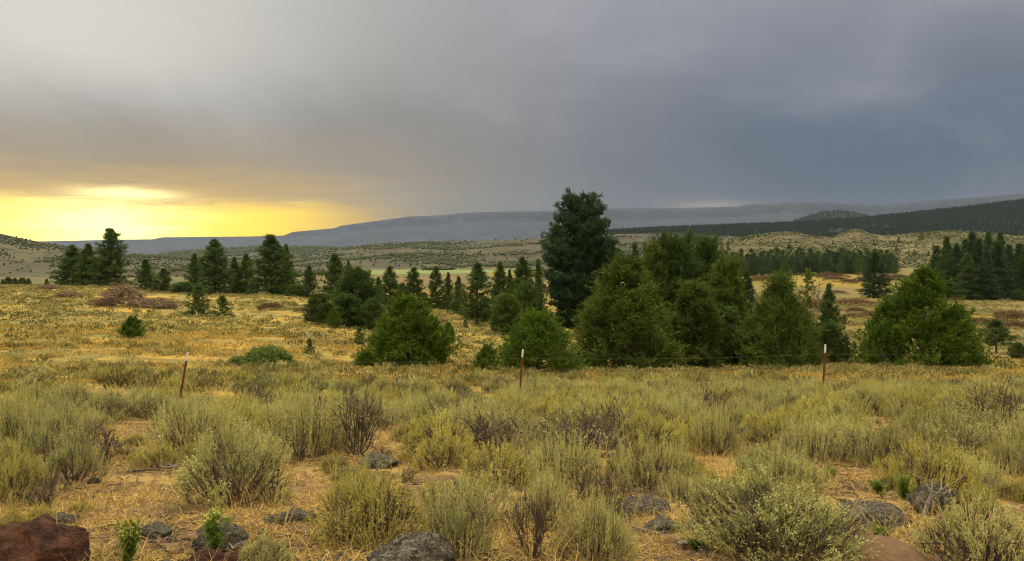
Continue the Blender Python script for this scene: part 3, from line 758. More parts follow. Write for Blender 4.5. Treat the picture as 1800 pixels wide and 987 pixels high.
# ------------------------------------------------------------------ brush
def bush_mesh(name, seed, n, mat, h=.6, spread=1.0, blade=.16, wid=.012):
    """unit-wide dome of fine bare twigs"""
    r = np.random.default_rng(seed); g = Geo()
    az = r.uniform(0, 6.28, n); q = np.sqrt(r.random(n)) * .5 * (1 + .25 * np.sin(az * 3 + seed) + .12 * np.sin(az * 8))
    z = h * np.sqrt(np.clip(1 - (q / .58) ** 2, 0, 1)) * r.uniform(.25, 1, n) ** .6
    P = np.column_stack([np.cos(az) * q, np.sin(az) * q, z * .85])
    D = np.column_stack([np.cos(az) * q * 1.6, np.sin(az) * q * 1.6, np.full(n, .55)]) + r.normal(size=(n, 3)) * .35
    g.blades(P, D, blade * r.uniform(.6, 1.4, n), wid * r.uniform(.7, 1.6, n), np.clip(r.normal(.5, .25, n), 0, 1), r)
    return g.out(name, M[mat])
BU = [bush_mesh('willow_brush', 61, 1500, 'red_twig', .5), bush_mesh('willow_brush', 62, 1500, 'red_twig', .38), bush_mesh('willow_brush', 63, 1200, 'red_twig', .3)]
GB = bush_mesh('green_bush', 64, 2600, 'willow', .55, 1, .10, .028)
def brush(px, base, w, h, label, group=None, k=0, me=None, name='willow_bush', cat='bush'):
    x, d = at(px, base); o = obj(name, me or BU[k]); wd = w / F * d
    o.location = (x, d, gz(x, d) - .03); o.scale = (wd, wd, h / F * d / (.5, .38, .3)[k] if me is None else h / F * d / .55)
    o.rotation_euler = (0, 0, random.uniform(0, 6)); tag(o, label, cat, group)
brush(475, 545, 40, 12, 'reddish brown low bush on the golden field crest', k=1)
brush(530, 549, 26, 7, 'smaller faint reddish bush right of the reddish field bush', k=2)
brush(1778, 569, 58, 24, 'largest reddish willow bush at the right edge', k=0)
brush(1728, 570, 46, 11, 'low reddish bush left of the largest willow bush', k=1)
brush(1790, 578, 40, 12, 'reddish bush in front of the largest willow bush', k=1)
brush(1542, 562, 56, 14, 'wide reddish bush left of the big broad juniper', k=1)
brush(1505, 551, 30, 10, 'small reddish bush below the lone fir', k=1)
brush(1500, 537, 60, 10, 'faint reddish bush strip left below the lone fir', k=2)
brush(1438, 548, 36, 22, 'russet bush at the foot of the two snags', k=0)
brush(1342, 499, 44, 15, 'pale pinkish bush at the left of the yellow pasture', k=0)
r3 = random.Random(8)
for i in range(18):
    x = r3.uniform(1450, 1650); b = r3.uniform(484, 500)
    brush(x, b, r3.uniform(18, 40), r3.uniform(5, 10), 'reddish brown willow bush in the strip before the tree belt', 'willow bushes before the tree belt', k=i % 3)
for i in range(14):
    x = r3.uniform(1650, 1800); b = r3.uniform(521, 530)
    brush(x, b, r3.uniform(16, 30), r3.uniform(5, 9), 'reddish low bush at the foot of the right-hand conifer stand', 'low bushes below the conifer stand', k=i % 3)
for i in range(14):
    x = r3.uniform(1330, 1640); b = r3.uniform(512, 560)
    if 1340 < x < 1400: continue
    brush(x, b, r3.uniform(14, 40), r3.uniform(3, 7), 'thin brownish bush scattered over the right-hand pasture', 'thin bushes over the pasture', k=2)
brush(470, 645, 74, 40, 'leafy yellow-green bush behind the fence at left', me=GB, name='leafy_bush')
brush(419, 642, 34, 18, 'small leafy bush beside the yellow-green bush', me=GB, name='leafy_bush')
brush(1425, 487, 24, 9, 'bright green bush at the back of the yellow pasture', me=GB, name='leafy_bush')

# big slash pile: an uprooted dead tree lying with its fan of branches
def slash(px, base, w, h, label, seed, big):
    x, d = at(px, base); k = 1 / F * d; r = np.random.default_rng(seed)
    W, H = w * k, h * k
    e = empty('slash_pile', (x, d, gz(x, d)), label, 'slash pile')
    g = Geo(); b = Geo()
    g.tube(np.array([[W * .5, 0, .05 * H], [W * .2, .1, .12 * H], [0, 0, .35 * H], [-W * .12, 0, .8 * H]]), [.10, .16, .20, .10], .5, 7)
    obj('trunk', g.out('slash_trunk', M['jbark'], True), e)
    for i in range(150 if big else 50):
        s = r.random(); side = r.choice([-1, 1])
        u = r.uniform(-.48, .48); top = H * (np.interp(u, [-.5, -.32, -.15, .0, .1, .3, .5], [.08, .6, 1.0, .62, .36, .22, .06]) if big else .8 * (1 - (2 * u) ** 2))
        o0 = np.array([W * .08 if big else 0, 0, .2 * H]); o1 = np.array([u * W, r.normal() * .16 * W, top * r.uniform(.3, 1)])
        mid = (o0 + o1) / 2 + r.normal(size=3) * .06 * W; mid[2] = abs(mid[2])
        b.tube(np.array([o0 * .3 + o1 * .7 + r.normal(size=3) * .04 * W, mid * .4 + o1 * .6, o1, o1 + np.array([(-.05 if big else .02) * W, r.normal() * .04 * W, .05 * H])]), [.075, .06, .04, .012], r.random(), 4)
    obj('branches', b.out('slash_branches', M['dead_twig']), e)
    t = Geo(); n = 4200 if big else 1100
    u = r.uniform(-.5, .5, n); top = H * (np.interp(u, [-.5, -.32, -.15, .0, .1, .3, .5], [.12, .55, .97, .6, .33, .2, .08]) if big else .8 * (1 - (2 * u) ** 2) + .1)
    P = np.column_stack([u * W, r.normal(size=n) * .14 * W, top * r.random(n) ** .5])
    t.blades(P, np.column_stack([r.normal(size=n) * .9 - .5, r.normal(size=n) * .5, r.normal(size=n) * .35 + .1]), r.uniform(.25, .8, n) * (1 if big else .7), r.uniform(.02, .05, n), np.clip(r.normal(.45, .28, n), 0, 1), r)
    obj('twigs', t.out('slash_twigs', M['dead_twig']), e)
slash(236, 540, 135, 46, 'big brown slash pile of an uprooted dead tree in the left field', 5, True)
slash(120, 524, 52, 13, 'low reddish slash heap below the trio of pines', 6, False)
slash(86, 509, 52, 8, 'flat reddish slash strip left of the trio of pines', 7, False)
slash(298, 543, 30, 9, 'low scatter of dead twigs at the right end of the big slash pile', 8, False)
slash(772, 569, 26, 8, 'small brown heap of dead branches in the golden clearing', 9, False)

# ------------------------------------------------------------------ sagebrush
def sage_mesh(name, seed, style, W=1.0, H=.62, ns=420, nl=13, leaf=.034, mat='sage', stem=True, lw=.30):
    r = np.random.default_rng(seed); g = Geo(); w = Geo()
    ph = r.uniform(0, 6.28, 4)
    def dome(az, q):   # height of the top at azimuth / relative radius
        return H * np.sqrt(np.clip(1 - q ** 2 * .88, 0, 1)) * (1 + .16 * np.sin(az * 2 + ph[0]) + .14 * np.sin(az * 5 + q * 6 + ph[1]))
    def rim(az): return W * .5 * (1 + .15 * np.sin(az * 2 + ph[2]) + .12 * np.sin(az * 3 + ph[3]))
    # wood
    ends = []
    nmain = 9 if style != 'dead' else 12
    for i in range(nmain):
        a = i * 2.399 + r.normal() * .3; q = r.uniform(.25, .9)
        e = np.array([math.cos(a) * rim(a) * q, math.sin(a) * rim(a) * q, dome(a, q) * r.uniform(.6, .85)])
        s = np.linspace(0, 1, 6)
        path = np.column_stack([e[0] * s ** .8, e[1] * s ** .8, e[2] * s ** 1.25 - .03 * (1 - s)]) + r.normal(size=(6, 3)) * .018 * np.sin(s * 3.14)[:, None]
        w.tube(path, np.linspace(.017, .005, 6) * W, .5, 5)
        for k in range(5 if style != 'dead' else 8):
            j = r.integers(2, 6); st = path[j]
            a2 = a + r.normal() * .8; q2 = min(.98, q + r.uniform(-.2, .35))
            e2 = np.array([math.cos(a2) * rim(a2) * q2, math.sin(a2) * rim(a2) * q2, dome(a2, q2) * r.uniform(.75, 1.0 if style != 'dead' else 1.1)])
            mid = (st + e2) / 2 + r.normal(size=3) * .03
            w.tube(np.array([st, mid, e2]), np.array([.006, .004, .0018]) * W, .5, 4)
            ends.append(e2)
            if style == 'dead':
                for _ in range(4):
                    e3 = e2 + r.normal(size=3) * .07 * W + np.array([0, 0, .03]); m3 = mid * .4 + e2 * .6
                    w.tube(np.array([m3, (m3 + e3) / 2 + r.normal(size=3) * .015, e3]), np.array([.003, .0024, .001]) * W, .5, 3)
    # leafy stalks over the dome
    if style == 'dead': ns = ns // 6
    az = r.uniform(0, 6.283, ns); q = np.sqrt(r.random(ns)) * .98
    clump = fbm(np.cos(az) * q * 4 + seed, np.sin(az) * q * 4, seed, 2)
    keep = clump > .41 if style != 'dense' else clump > .34
    az, q, clump = az[keep], q[keep], clump[keep]; n = len(az)
    top = dome(az, q) * np.where(r.random(n) < .25, r.uniform(.45, .85, n), r.uniform(.85, 1.05, n))
    st = {'upright': .26, 'round': .13, 'dense': .17, 'dead': .14}[style] * H / .62 * r.uniform(.6, 1.35, n)
    rr = rim(az) * q
    st = st * np.where(r.random(n) < .12, r.uniform(1.4, 2.3, n), 1)
    P = np.column_stack([np.cos(az) * rr, np.sin(az) * rr, np.maximum(top - np.minimum(st * .8, .26 * H), .03)])
    lean = {'upright': .22, 'round': .75, 'dense': .4, 'dead': .5}[style]
    D = np.column_stack([np.cos(az) * q * lean, np.sin(az) * q * lean, np.ones(n)]) + r.normal(size=(n, 3)) * (.10 if style == 'upright' else .22)
    D /= np.linalg.norm(D, axis=1, keepdims=True)
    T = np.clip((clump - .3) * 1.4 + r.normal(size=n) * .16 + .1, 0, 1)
    s = r.random((n, nl)) ** .85
    B = (P[:, None] + D[:, None] * (s * st[:, None])[..., None]).reshape(-1, 3) + r.normal(size=(n * nl, 3)) * .006
    dr = np.repeat(D, nl, 0) * (1.0 if style == 'upright' else .6) + r.normal(size=(n * nl, 3)) * (.42 if style == 'upright' else .6)
    L = leaf * r.uniform(.6, 1.35, n * nl)
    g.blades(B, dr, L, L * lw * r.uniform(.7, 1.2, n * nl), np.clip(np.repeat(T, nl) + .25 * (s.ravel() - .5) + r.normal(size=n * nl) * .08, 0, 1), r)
    g.blades(P - D * st[:, None] * .3, D, st * 1.35, np.full(n, .0055 * W), T * .8, r)
    # thin inner foliage and twigs in the body of the shrub
    k = int(ns * 1.6) if style != 'dead' else ns
    a = r.uniform(0, 6.28, k); qq = np.sqrt(r.random(k)) * .85
    zz = dome(a, qq) * r.uniform(.12, .74, k)
    B = np.column_stack([np.cos(a) * rim(a) * qq, np.sin(a) * rim(a) * qq, zz])
    w.blades(B, np.column_stack([np.cos(a) * .5, np.sin(a) * .5, np.ones(k)]) + r.normal(size=(k, 3)) * .4, r.uniform(.06, .18, k), np.full(k, .008), r.random(k), r)
    v = g.allv(); fz = H / np.percentile(v[:, 2], 98.5); fr = W * .5 / np.percentile(np.hypot(v[:, 0], v[:, 1]), 96)
    g.scale((fr, fr, fz)); w.scale((fr, fr, fz))
    return g.out(name + '_foliage', M[mat]), w.out(name + '_branches', M['sbark'])

SG = {
    'giant': sage_mesh('giant_sage', 101, 'round', 1.0, .56, 1700, 17, .018, 'sage'),
    'u0': sage_mesh('upright_sage_a', 102, 'upright', 1.0, .66, 620, 26, .023, 'sage'),
    'u1': sage_mesh('upright_sage_b', 103, 'upright', 1.0, .62, 560, 26, .023, 'sage'),
    'u2': sage_mesh('upright_sage_c', 104, 'upright', 1.0, .72, 500, 26, .024, 'sage'),
    'r0': sage_mesh('rounded_sage_a', 105, 'round', 1.0, .56, 780, 21, .021, 'sage'),
    'r1': sage_mesh('rounded_sage_b', 106, 'round', 1.0, .60, 740, 21, .021, 'sage_gold'),
    'g0': sage_mesh('golden_shrub_a', 107, 'dense', 1.0, .60, 680, 23, .021, 'sage_gold'),
    'g1': sage_mesh('golden_shrub_b', 108, 'dense', 1.0, .50, 680, 22, .021, 'sage_gold'),
    'x0': sage_mesh('dead_sage_a', 109, 'dead', 1.0, .66, 520, 9, .028, 'sage_gold'),
    'x1': sage_mesh('dead_sage_b', 110, 'dead', 1.0, .72, 420, 9, .028, 'sage'),
}
LABEL = {'u': 'grey-green sagebrush with upright pale stalks', 'r': 'rounded leafy sagebrush', 'g': 'golden green low shrub', 'x': 'dark twiggy half-dead sagebrush'}
SAGE = []      # (x, y, radius)
def shrub(kind, x, y, w, h, label, group=None, rz=None):
    name = {'x': 'dead_sagebrush', 'g': 'golden_shrub'}.get(kind[0], 'sagebrush')
    H0 = {'giant': .56, 'u0': .66, 'u1': .62, 'u2': .72, 'r0': .56, 'r1': .60, 'g0': .60, 'g1': .50, 'x0': .66, 'x1': .72}[kind]
    e = empty(name, (x, y, gz(x, y) - .02), label, 'shrub', group, random.uniform(0, 6.28) if rz is None else rz, (w, w, h / H0))
    obj('foliage', SG[kind][0], e); obj('branches', SG[kind][1], e)
    SAGE.append((x, y, w * .5))
def hero(kind, px, base, w, h, label, rz=None):
    x, d = at(px, base); shrub(kind, x, d, w / F * d, h / F * d, label, None, rz)

hero('giant', 1362, 972, 310, 128, 'biggest spreading sagebrush with dark bare stems at the bottom right', 1.0)
hero('g0', 655, 952, 205, 132, 'bright yellow-green sagebrush above the large lichen boulder', .4)
hero('r0', 415, 890, 220, 118, 'wide dark-stemmed sagebrush on the bare soil at left', 2.0)
hero('u1', 812, 975, 150, 118, 'upright sagebrush right of the large lichen boulder')
hero('x0', 935, 982, 130, 120, 'dark leafless sagebrush skeleton at the bottom centre', .3)
hero('r0', 1722, 1012, 200, 138, 'dense rounded sagebrush at the bottom right corner')
hero('x1', 1078, 915, 84, 100, 'small dark dead bush beside the stony patch')
hero('x0', 628, 800, 130, 116, 'large dark dead sagebrush behind the flat pale rock')
hero('u2', 540, 806, 160, 128, 'tall green sagebrush left of the large dead one')
hero('r1', 770, 806, 160, 84, 'low yellow-green sagebrush right of the large dead one')
hero('g1', 880, 852, 170, 72, 'low golden shrub left of the bright stalked sage')
hero('u0', 1000, 858, 150, 100, 'bright stalked sagebrush in the centre foreground')
hero('u1', 1140, 858, 160, 98, 'pale stalked sagebrush behind the stony patch')
hero('u0', 1045, 985, 140, 130, 'cluster of pale stalks at the bottom centre')
hero('u2', 960, 915, 100, 90, 'sparse pale stalks between the dead bush and the boulder')
hero('u2', 1255, 800, 90, 90, 'narrow pale stalked sage left of the dark rocks')
hero('r1', 1365, 792, 120, 66, 'rounded yellowish sage on top of the dark rocks')
hero('u1', 1545, 822, 130, 88, 'stalked sage right of the dark rocks')
hero('g1', 1420, 845, 60, 34, 'small green shrub on the bare patch behind the biggest sage')
hero('x0', 1745, 770, 160, 96, 'brownish twiggy sage in the middle at the right edge')
hero('u1', 1795, 835, 100, 80, 'pale green sage at the right edge')
hero('g1', 1690, 850, 130, 48, 'low spreading shrub above the weathered branch')
hero('g0', 1720, 905, 90, 62, 'yellow flowering shrub behind the bottom right sage')
hero('u0', 25, 800, 120, 110, 'grey-green sage at the left edge')
hero('u1', 105, 790, 130, 80, 'grey sage left of the bare path')
hero('u0', 130, 845, 120, 80, 'bright green feathery sage left of the bare patch')
hero('g0', 30, 880, 120, 90, 'straw-coloured shrub at the left edge')
hero('x1', 80, 895, 80, 70, 'dark drooping shrub above the red boulder')
hero('g1', 140, 903, 48, 26, 'tiny green shrub on the bare soil at left')
hero('u1', 335, 795, 150, 100, 'dense stalked sage right of the bare path')
hero('u2', 400, 830, 130, 100, 'pale stalked sage behind the wide dark-stemmed one')
hero('r0', 470, 1000, 110, 60, 'small leafy shrub at the bottom left')
hero('g0', 1215, 850, 60, 54, 'little yellow-green shrub beside the biggest sage')
hero('g1', 1240, 925, 70, 40, 'low shrub at the left foot of the biggest sage')
hero('u2', 1265, 800, 70, 60, 'grey upright sage behind the biggest sagebrush')
hero('g0', 5, 960, 90, 70, 'straw tuft shrub at the lower left edge')

BARE = [(245, 770, 90, 32), (270, 865, 130, 42), (520, 900, 60, 75), (650, 826, 130, 17), (470, 830, 40, 25), (1330, 806, 90, 22), (1560, 890, 95, 45), (1520, 960, 80, 40), (1640, 830, 60, 16), (300, 940, 200, 40), (560, 965, 60, 40), (1140, 890, 60, 30), (1790, 870, 40, 30), (1230, 960, 60, 40), (1180, 930, 30, 22)]
rs = random.Random(21)
def bare(px, py):
    return any(((px - a) / w) ** 2 + ((py - b) / h) ** 2 < 1 for a, b, w, h in BARE)
tries = 0
NS = {'sage': len(SAGE)}
while len(SAGE) < 470 and tries < 90000:
    tries += 1
    d = math.sqrt(rs.uniform(4.6 ** 2, 27 ** 2)); px = rs.uniform(-60, 1860); x = (px - CX) / F * d
    if rs.random() > d / 27 * 1.3 + .1: continue
    py = HY + (CAMZ - gz(x, d)) / d * F
    if bare(px, py): continue
    if d > 16.5 and px < 420 and rs.random() > .25: continue
    if d > 19.5 and px < 900 and rs.random() > .22: continue
    w = rs.uniform(.65, 1.3) if d > 8 else rs.uniform(.35, .85)
    if any((x - a) ** 2 + (d - b) ** 2 < (.56 * (w * .5 + c)) ** 2 for a, b, c in SAGE): continue
    q = rs.random()
    kind = rs.choice(['u0', 'u1', 'u2']) if q < .55 else rs.choice(['r0', 'r1']) if q < .76 else rs.choice(['g0', 'g1']) if q < .84 else rs.choice(['x0', 'x1'])
    if d > 19.5 and kind[0] == 'u' and px < 900: kind = 'r0'
    if kind[0] in 'ur':
        if NS['sage'] >= 298: kind = rs.choice(['g0', 'g1'])
        else: NS['sage'] += 1
    h = min(w * rs.uniform(.46, .66), rs.uniform(.46, .62)) if d > 8 else w * rs.uniform(.45, .62)
    zone = 'on the bare stony soil nearest the road' if d < 8 else 'in the sage belt before the wire fence' if d < 18 else 'just behind the wire fence'
    shrub(kind, x, d, w, h, LABEL[kind[0]] + ' ' + zone, {'u': 'upright', 'r': 'rounded', 'g': 'golden', 'x': 'half-dead'}[kind[0]] + ' shrubs ' + zone)

tries = 0; n_side = 0
while n_side < 110 and tries < 20000:      # the belt goes on to either side
    tries += 1
    d = math.sqrt(rs.uniform(4.5 ** 2, 21 ** 2)); px = rs.choice([rs.uniform(-520, -70), rs.uniform(1870, 2320)]); x = (px - CX) / F * d
    w = rs.uniform(.6, 1.2)
    if any((x - a) ** 2 + (d - b) ** 2 < (.6 * (w * .5 + c)) ** 2 for a, b, c in SAGE): continue
    kind = rs.choice(['u0', 'u1', 'u2', 'g0', 'g1', 'g0', 'x0', 'x1'])
    zone = 'on the bare stony soil nearest the road' if d < 8 else 'in the sage belt before the wire fence' if d < 18 else 'just behind the wire fence'
    shrub(kind, x, d, w, w * rs.uniform(.45, .65), LABEL[kind[0]] + ' ' + zone, {'u': 'upright', 'r': 'rounded', 'g': 'golden', 'x': 'half-dead'}[kind[0]] + ' shrubs ' + zone)
    n_side += 1
tries = 0; n_small = 0
while n_small < 95 and tries < 40000:
    tries += 1
    d = math.sqrt(rs.uniform(4.3 ** 2, 14 ** 2)); px = rs.uniform(-40, 1840); x = (px - CX) / F * d
    py = HY + (CAMZ - gz(x, d)) / d * F
    w = rs.uniform(.16, .42)
    if bare(px, py) and rs.random() > .25: continue
    if any((x - a) ** 2 + (d - b) ** 2 < (.72 * (w * .5 + c)) ** 2 for a, b, c in SAGE): continue
    kind = rs.choice(['g0', 'g1', 'g1', 'x0', 'x1'])
    shrub(kind, x, d, w, w * rs.uniform(.5, .8), ('small golden green tuft' if kind[0] == 'g' else 'small dead twiggy tuft') + ' on open soil between the large sagebrush', 'small ' + ('golden' if kind[0] == 'g' else 'dead') + ' tufts between the sagebrush')
    n_small += 1

# ground cover: low sage over the fields, one object
def sage_cover():
    r = np.random.default_rng(77); g = Geo()
    n0 = 81000
    d = np.sqrt(r.uniform(21 ** 2, 215 ** 2, n0)); px = r.uniform(-620, 2420, n0); x = (px - CX) / F * d
    c = fbm(x * .06, d * .1, 90, 3)
    keep = ((c > .33 + .20 * r.random(n0)) | (r.random(n0) < .12)) & ~((d > 150) & (px < 900))
    keep &= r.random(n0) < np.clip(1.4 - d / 220, .4, 1)
    x, d = x[keep], d[keep]
    n = len(x)
    z = ground(x, d); w = r.uniform(.3, .95, n); h = w * r.uniform(.35, .6, n)
    k = np.where(d < 45, 1, 0)
    T0 = np.clip(r.normal(.52, .25, n), 0, 1)
    for near, nb in ((1, 70), (0, 20)):
        m = k == near; mm = int(m.sum())
        a = r.uniform(0, 6.28, (mm, nb)); q = np.sqrt(r.random((mm, nb)))
        W = w[m][:, None] * .5; Hh = h[m][:, None]
        P = np.stack([x[m][:, None] + np.cos(a) * q * W, d[m][:, None] + np.sin(a) * q * W, z[m][:, None] - .03 + Hh * np.sqrt(np.clip(1 - q ** 2 * .9, 0, 1)) * r.uniform(.2, .75, (mm, nb))], -1).reshape(-1, 3)
        D = np.stack([np.cos(a) * q * .9, np.sin(a) * q * .9, np.ones_like(a)], -1).reshape(-1, 3) + r.normal(size=(mm * nb, 3)) * .3
        L = np.repeat(h[m], nb) * r.uniform(.35, .6, mm * nb)
        g.blades(P, D, L, L * (.22 if near else .5), np.clip(np.repeat(T0[m], nb) + r.normal(size=mm * nb) * .15, 0, 1), r)
    o = obj('sagebrush_cover', g.out('sagebrush_cover', M['sage_field']))
    tag(o, 'low sage and tussocks covering the fields behind the fence', 'ground cover', kind='stuff')
M['sage_field'] = leaf_mat('field_sage', (.075, .064, .021), (.32, .29, .10), None, .15, 0)  # dark end of the tint stands in for shade between clumps
sage_cover()

# dry grass
def dry_grass():
    r = np.random.default_rng(99); g = Geo()
    n0 = 223000
    d = np.sqrt(r.uniform(3.2 ** 2, 16 ** 2, n0)) ; d = 3.2 + (d - 3.2) * r.random(n0) ** .6
    px = r.uniform(-620, 2420, n0); x = (px - CX) / F * d
    c = fbm(x * 1.6, d * 1.6, 95, 3); keep = c > .42 + .16 * r.random(n0)
    x, d, c = x[keep], d[keep], c[keep]; n = len(x)
    z = ground(x, d)
    a = r.uniform(0, 6.28, n)
    D = np.column_stack([np.cos(a), np.sin(a), r.uniform(.08, .9, n)])
    tall = r.random(n) < .07
    D[tall, 2] += 2.2
    L = r.uniform(.05, .13, n) * np.where(tall, 2.0, 1)
    g.ribbons(np.column_stack([x, d, z - .005]), D, L, r.uniform(.0025, .005, n) * (1 + d / 14), np.clip((c - .3) * 1.2 + r.normal(size=n) * .22 + .2, 0, 1), r, .55)
    tag(obj('dry_grass', g.out('dry_grass', M['straw'])), 'dry straw-coloured grass matted over the soil', 'grass', kind='stuff'); g = Geo()
    # taller tufts farther off
    n0 = 77000
    d = np.sqrt(r.uniform(14 ** 2, 60 ** 2, n0)); px = r.uniform(-620, 2420, n0); x = (px - CX) / F * d
    c = fbm(x * .3, d * .45, 97, 3); keep = c > .36 + .16 * r.random(n0); x, d, c = x[keep], d[keep], c[keep]; n = len(x); z = ground(x, d)
    k = 3
    a = r.uniform(0, 6.28, n * k)
    D = np.column_stack([np.cos(a) * .6, np.sin(a) * .6, r.uniform(.5, 1.3, n * k)])
    B = np.repeat(np.column_stack([x, d, z - .01]), k, 0) + np.column_stack([r.normal(size=(n * k, 2)) * .05, np.zeros(n * k)])
    g.ribbons(B, D, r.uniform(.10, .26, n * k), .010 + .0006 * np.repeat(d, k), np.clip(np.repeat(c, k) * .9 + r.normal(size=n * k) * .2, 0, 1), r, .4)
    tag(obj('tussock_grass', g.out('tussock_grass', M['field_straw'])), 'golden tussock grass over the fields around the fence', 'grass', kind='stuff')
dry_grass()

def sprigs():
    r = np.random.default_rng(131); g = Geo(); n = 2400
    d = 3.6 + 10 * r.random(n) ** 1.2; px = r.uniform(-620, 2420, n); x = (px - CX) / F * d; z = ground(x, d)
    k = 14; a = r.uniform(0, 6.28, n * k); sz = np.repeat(r.uniform(.02, .07, n), k)
    B = np.repeat(np.column_stack([x, d, z]), k, 0) + np.column_stack([np.cos(a) * sz * .7, np.sin(a) * sz * .7, np.zeros(n * k)])
    g.blades(B, np.column_stack([np.cos(a) * .7, np.sin(a) * .7, r.uniform(.4, 1.3, n * k)]), sz * r.uniform(.6, 1.2, n * k), .006, np.clip(np.repeat(r.random(n), k) * .8 + r.random(n * k) * .2, 0, 1), r)
    tag(obj('low_herbs', g.out('low_herbs', M['sage_field'])), 'tiny olive herbs sprinkled over the soil', 'herbs', kind='stuff')
sprigs()

# fallen twigs and clods
def litter():
    r = np.random.default_rng(101); g = Geo(); n = 8200
    d = 3.4 + 12 * r.random(n) ** 1.3; px = r.uniform(-620, 2420, n); x = (px - CX) / F * d
    k = fbm(x * 1.1, d * 1.1, 103, 2) > .48; x, d = x[k], d[k]; n = len(x); z = ground(x, d)
    a = r.uniform(0, 6.28, n)
    for i in range(n):
        l = r.uniform(.03, .16); dx, dy = math.cos(a[i]) * l, math.sin(a[i]) * l
        g.tube(np.array([[x[i], d[i], z[i] + .005], [x[i] + dx * .5 + r.normal() * .01, d[i] + dy * .5, z[i] + .02], [x[i] + dx, d[i] + dy, z[i] + .012]]), [.006, .005, .002], r.random(), 3)
    tag(obj('twig_litter', g.out('twig_litter', M['sbark'])), 'dark fallen twigs littering the soil', 'litter', kind='stuff')
    r = np.random.default_rng(102); n = 11000
    d = 3.4 + 12 * r.random(n) ** 1.3; px = r.uniform(-620, 2420, n); x = (px - CX) / F * d
    k = fbm(x * .9, d * .9, 107, 2) > .47; P = np.column_stack([x, d, ground(x, d) - .01])[k]
    o = cones('clods', P, .03, .07, 'soil', r, True); tag(o, 'small clods and stones on the bare soil', 'clods', kind='stuff')
m, t = material('soil_clods'); M['soil'] = m
n = t.noise(20, t.pos(), 5); finish(t, t.mix(n, (.06, .036, .02), (.20, .12, .06)), .95)
litter()

# ------------------------------------------------------------------ rocks
def rock_mesh(name, seed, mat, facets=18, rough=.15):
    r = np.random.default_rng(seed)
    bm = bmesh.new(); bmesh.ops.create_icosphere(bm, subdivisions=5, radius=1)
    V = np.array([v.co[:] for v in bm.verts])
    for _ in range(facets):
        nrm = r.normal(size=3); nrm /= np.linalg.norm(nrm); o = r.uniform(.60, .88)
        dd = V @ nrm; ov = np.maximum(dd - o, 0); V -= nrm * (ov * .92)[:, None]
    nz = fbm(V[:, 0] * 2.3 + V[:, 2] * 1.1 + 7, V[:, 1] * 2.3 - V[:, 2] * 1.7 + 3, seed, 5) - .5
    n2 = .35 - np.abs(fbm(V[:, 0] * 5 + V[:, 2] * 4, V[:, 1] * 5 - V[:, 2] * 3.4, seed + 9, 5) - .5) * 4
    V *= (1 + nz * rough * 3 + n2 * rough * .75)[:, None]
    for v, c in zip(bm.verts, V): v.co = c
    for f in bm.faces: f.smooth = True
    me = bpy.data.meshes.new(name); bm.to_mesh(me); bm.free(); me.materials.append(M[mat])
    return me
def rock(px, base, w, h, label, mat='basalt', seed=1, depth=.8, sink=.35, rz=0.2, tilt=0.0, name='boulder', cat='boulder', group=None):
    x, d = at(px, base); k = d / F; W = w * k; Hh = h * k * .68
    o = obj(name, rock_mesh(name, seed, mat))
    hz = Hh / (1 - sink) / 1.55
    o.scale = (W * .62, W * .62 * depth, hz); y = d + W * .3 * depth
    o.location = (x, y, gz(x, d) + Hh - hz * .78); o.rotation_euler = (tilt, 0, rz); tag(o, label, cat, group)
rock(28, 1040, 195, 170, 'big rust-red boulder in the bottom left corner', 'red_rock', 201, .7, .3, .3)
rock(354, 1010, 92, 44, 'rust-red rock at the bottom edge', 'red_rock', 202, .7, .4)
rock(724, 1014, 132, 82, 'large grey boulder with pale lichen at the bottom centre', 'basalt', 203, .7, .35, .5)
rock(506, 925, 80, 28, 'flat-topped dark rock on the straw, left of the yellow-green sage', 'basalt', 204, .6, .4, .1)
rock(262, 948, 62, 28, 'grey lichened rock behind the first green weed', 'basalt', 205, .7, .4)
rock(380, 968, 80, 52, 'dark sloping boulder behind the second green weed', 'basalt', 206, .7, .35, .9)
rock(100, 922, 58, 20, 'small grey rock behind the rust-red boulder', 'basalt', 207, .7, .4)
rock(662, 824, 66, 26, 'flat pale-topped rock under the large dead sagebrush', 'basalt', 208, .8, .4)
rock(1440, 797, 110, 34, 'dark mossy rock below the yellowish sage', 'basalt', 209, .7, .4)
rock(1652, 806, 100, 38, 'dark brown rock at the right, left of the square dark rock', 'basalt', 210, .7, .4)
rock(1750, 802, 64, 32, 'square dark rock near the right edge', 'basalt', 211, .7, .4)
rock(1540, 926, 110, 44, 'low brown rock right of the biggest sagebrush', 'basalt', 212, .7, .4, -.2)
rock(1128, 908, 84, 30, 'dark stony outcrop behind the small dead bush', 'basalt', 213, .8, .4)
rock(1166, 937, 70, 28, 'dark low rock left of the biggest sagebrush', 'basalt', 214, .7, .4)
rock(1655, 905, 80, 56, 'upright dark rock behind the weathered branch', 'basalt', 215, .8, .3)
rock(1725, 868, 90, 22, 'flat grey rock behind the yellow flowering shrub', 'basalt', 216, .8, .4)
rock(1330, 770, 60, 16, 'small dark rock among the sage at right', 'basalt', 217)
rock(1160, 765, 60, 24, 'dark rock among pale sage in the middle', 'basalt', 218)
rock(945, 902, 34, 14, 'small dark stone beside the sparse stalks', 'basalt', 219)
rock(1535, 805, 90, 22, 'dark brushy rock under the stalked sage', 'basalt', 226)
rock(1121, 866, 14, 9, 'larger of two white stones on the stony patch', 'white_rock', 220, .8, .3, name='stone', cat='stone')
rock(1113, 877, 8, 5, 'smaller of two white stones on the stony patch', 'white_rock', 221, .8, .3, name='stone', cat='stone')
rock(145, 968, 22, 10, 'small pale stone right of the rust-red boulder', 'white_rock', 222, .8, .4, name='stone', cat='stone')
rp = random.Random(5)
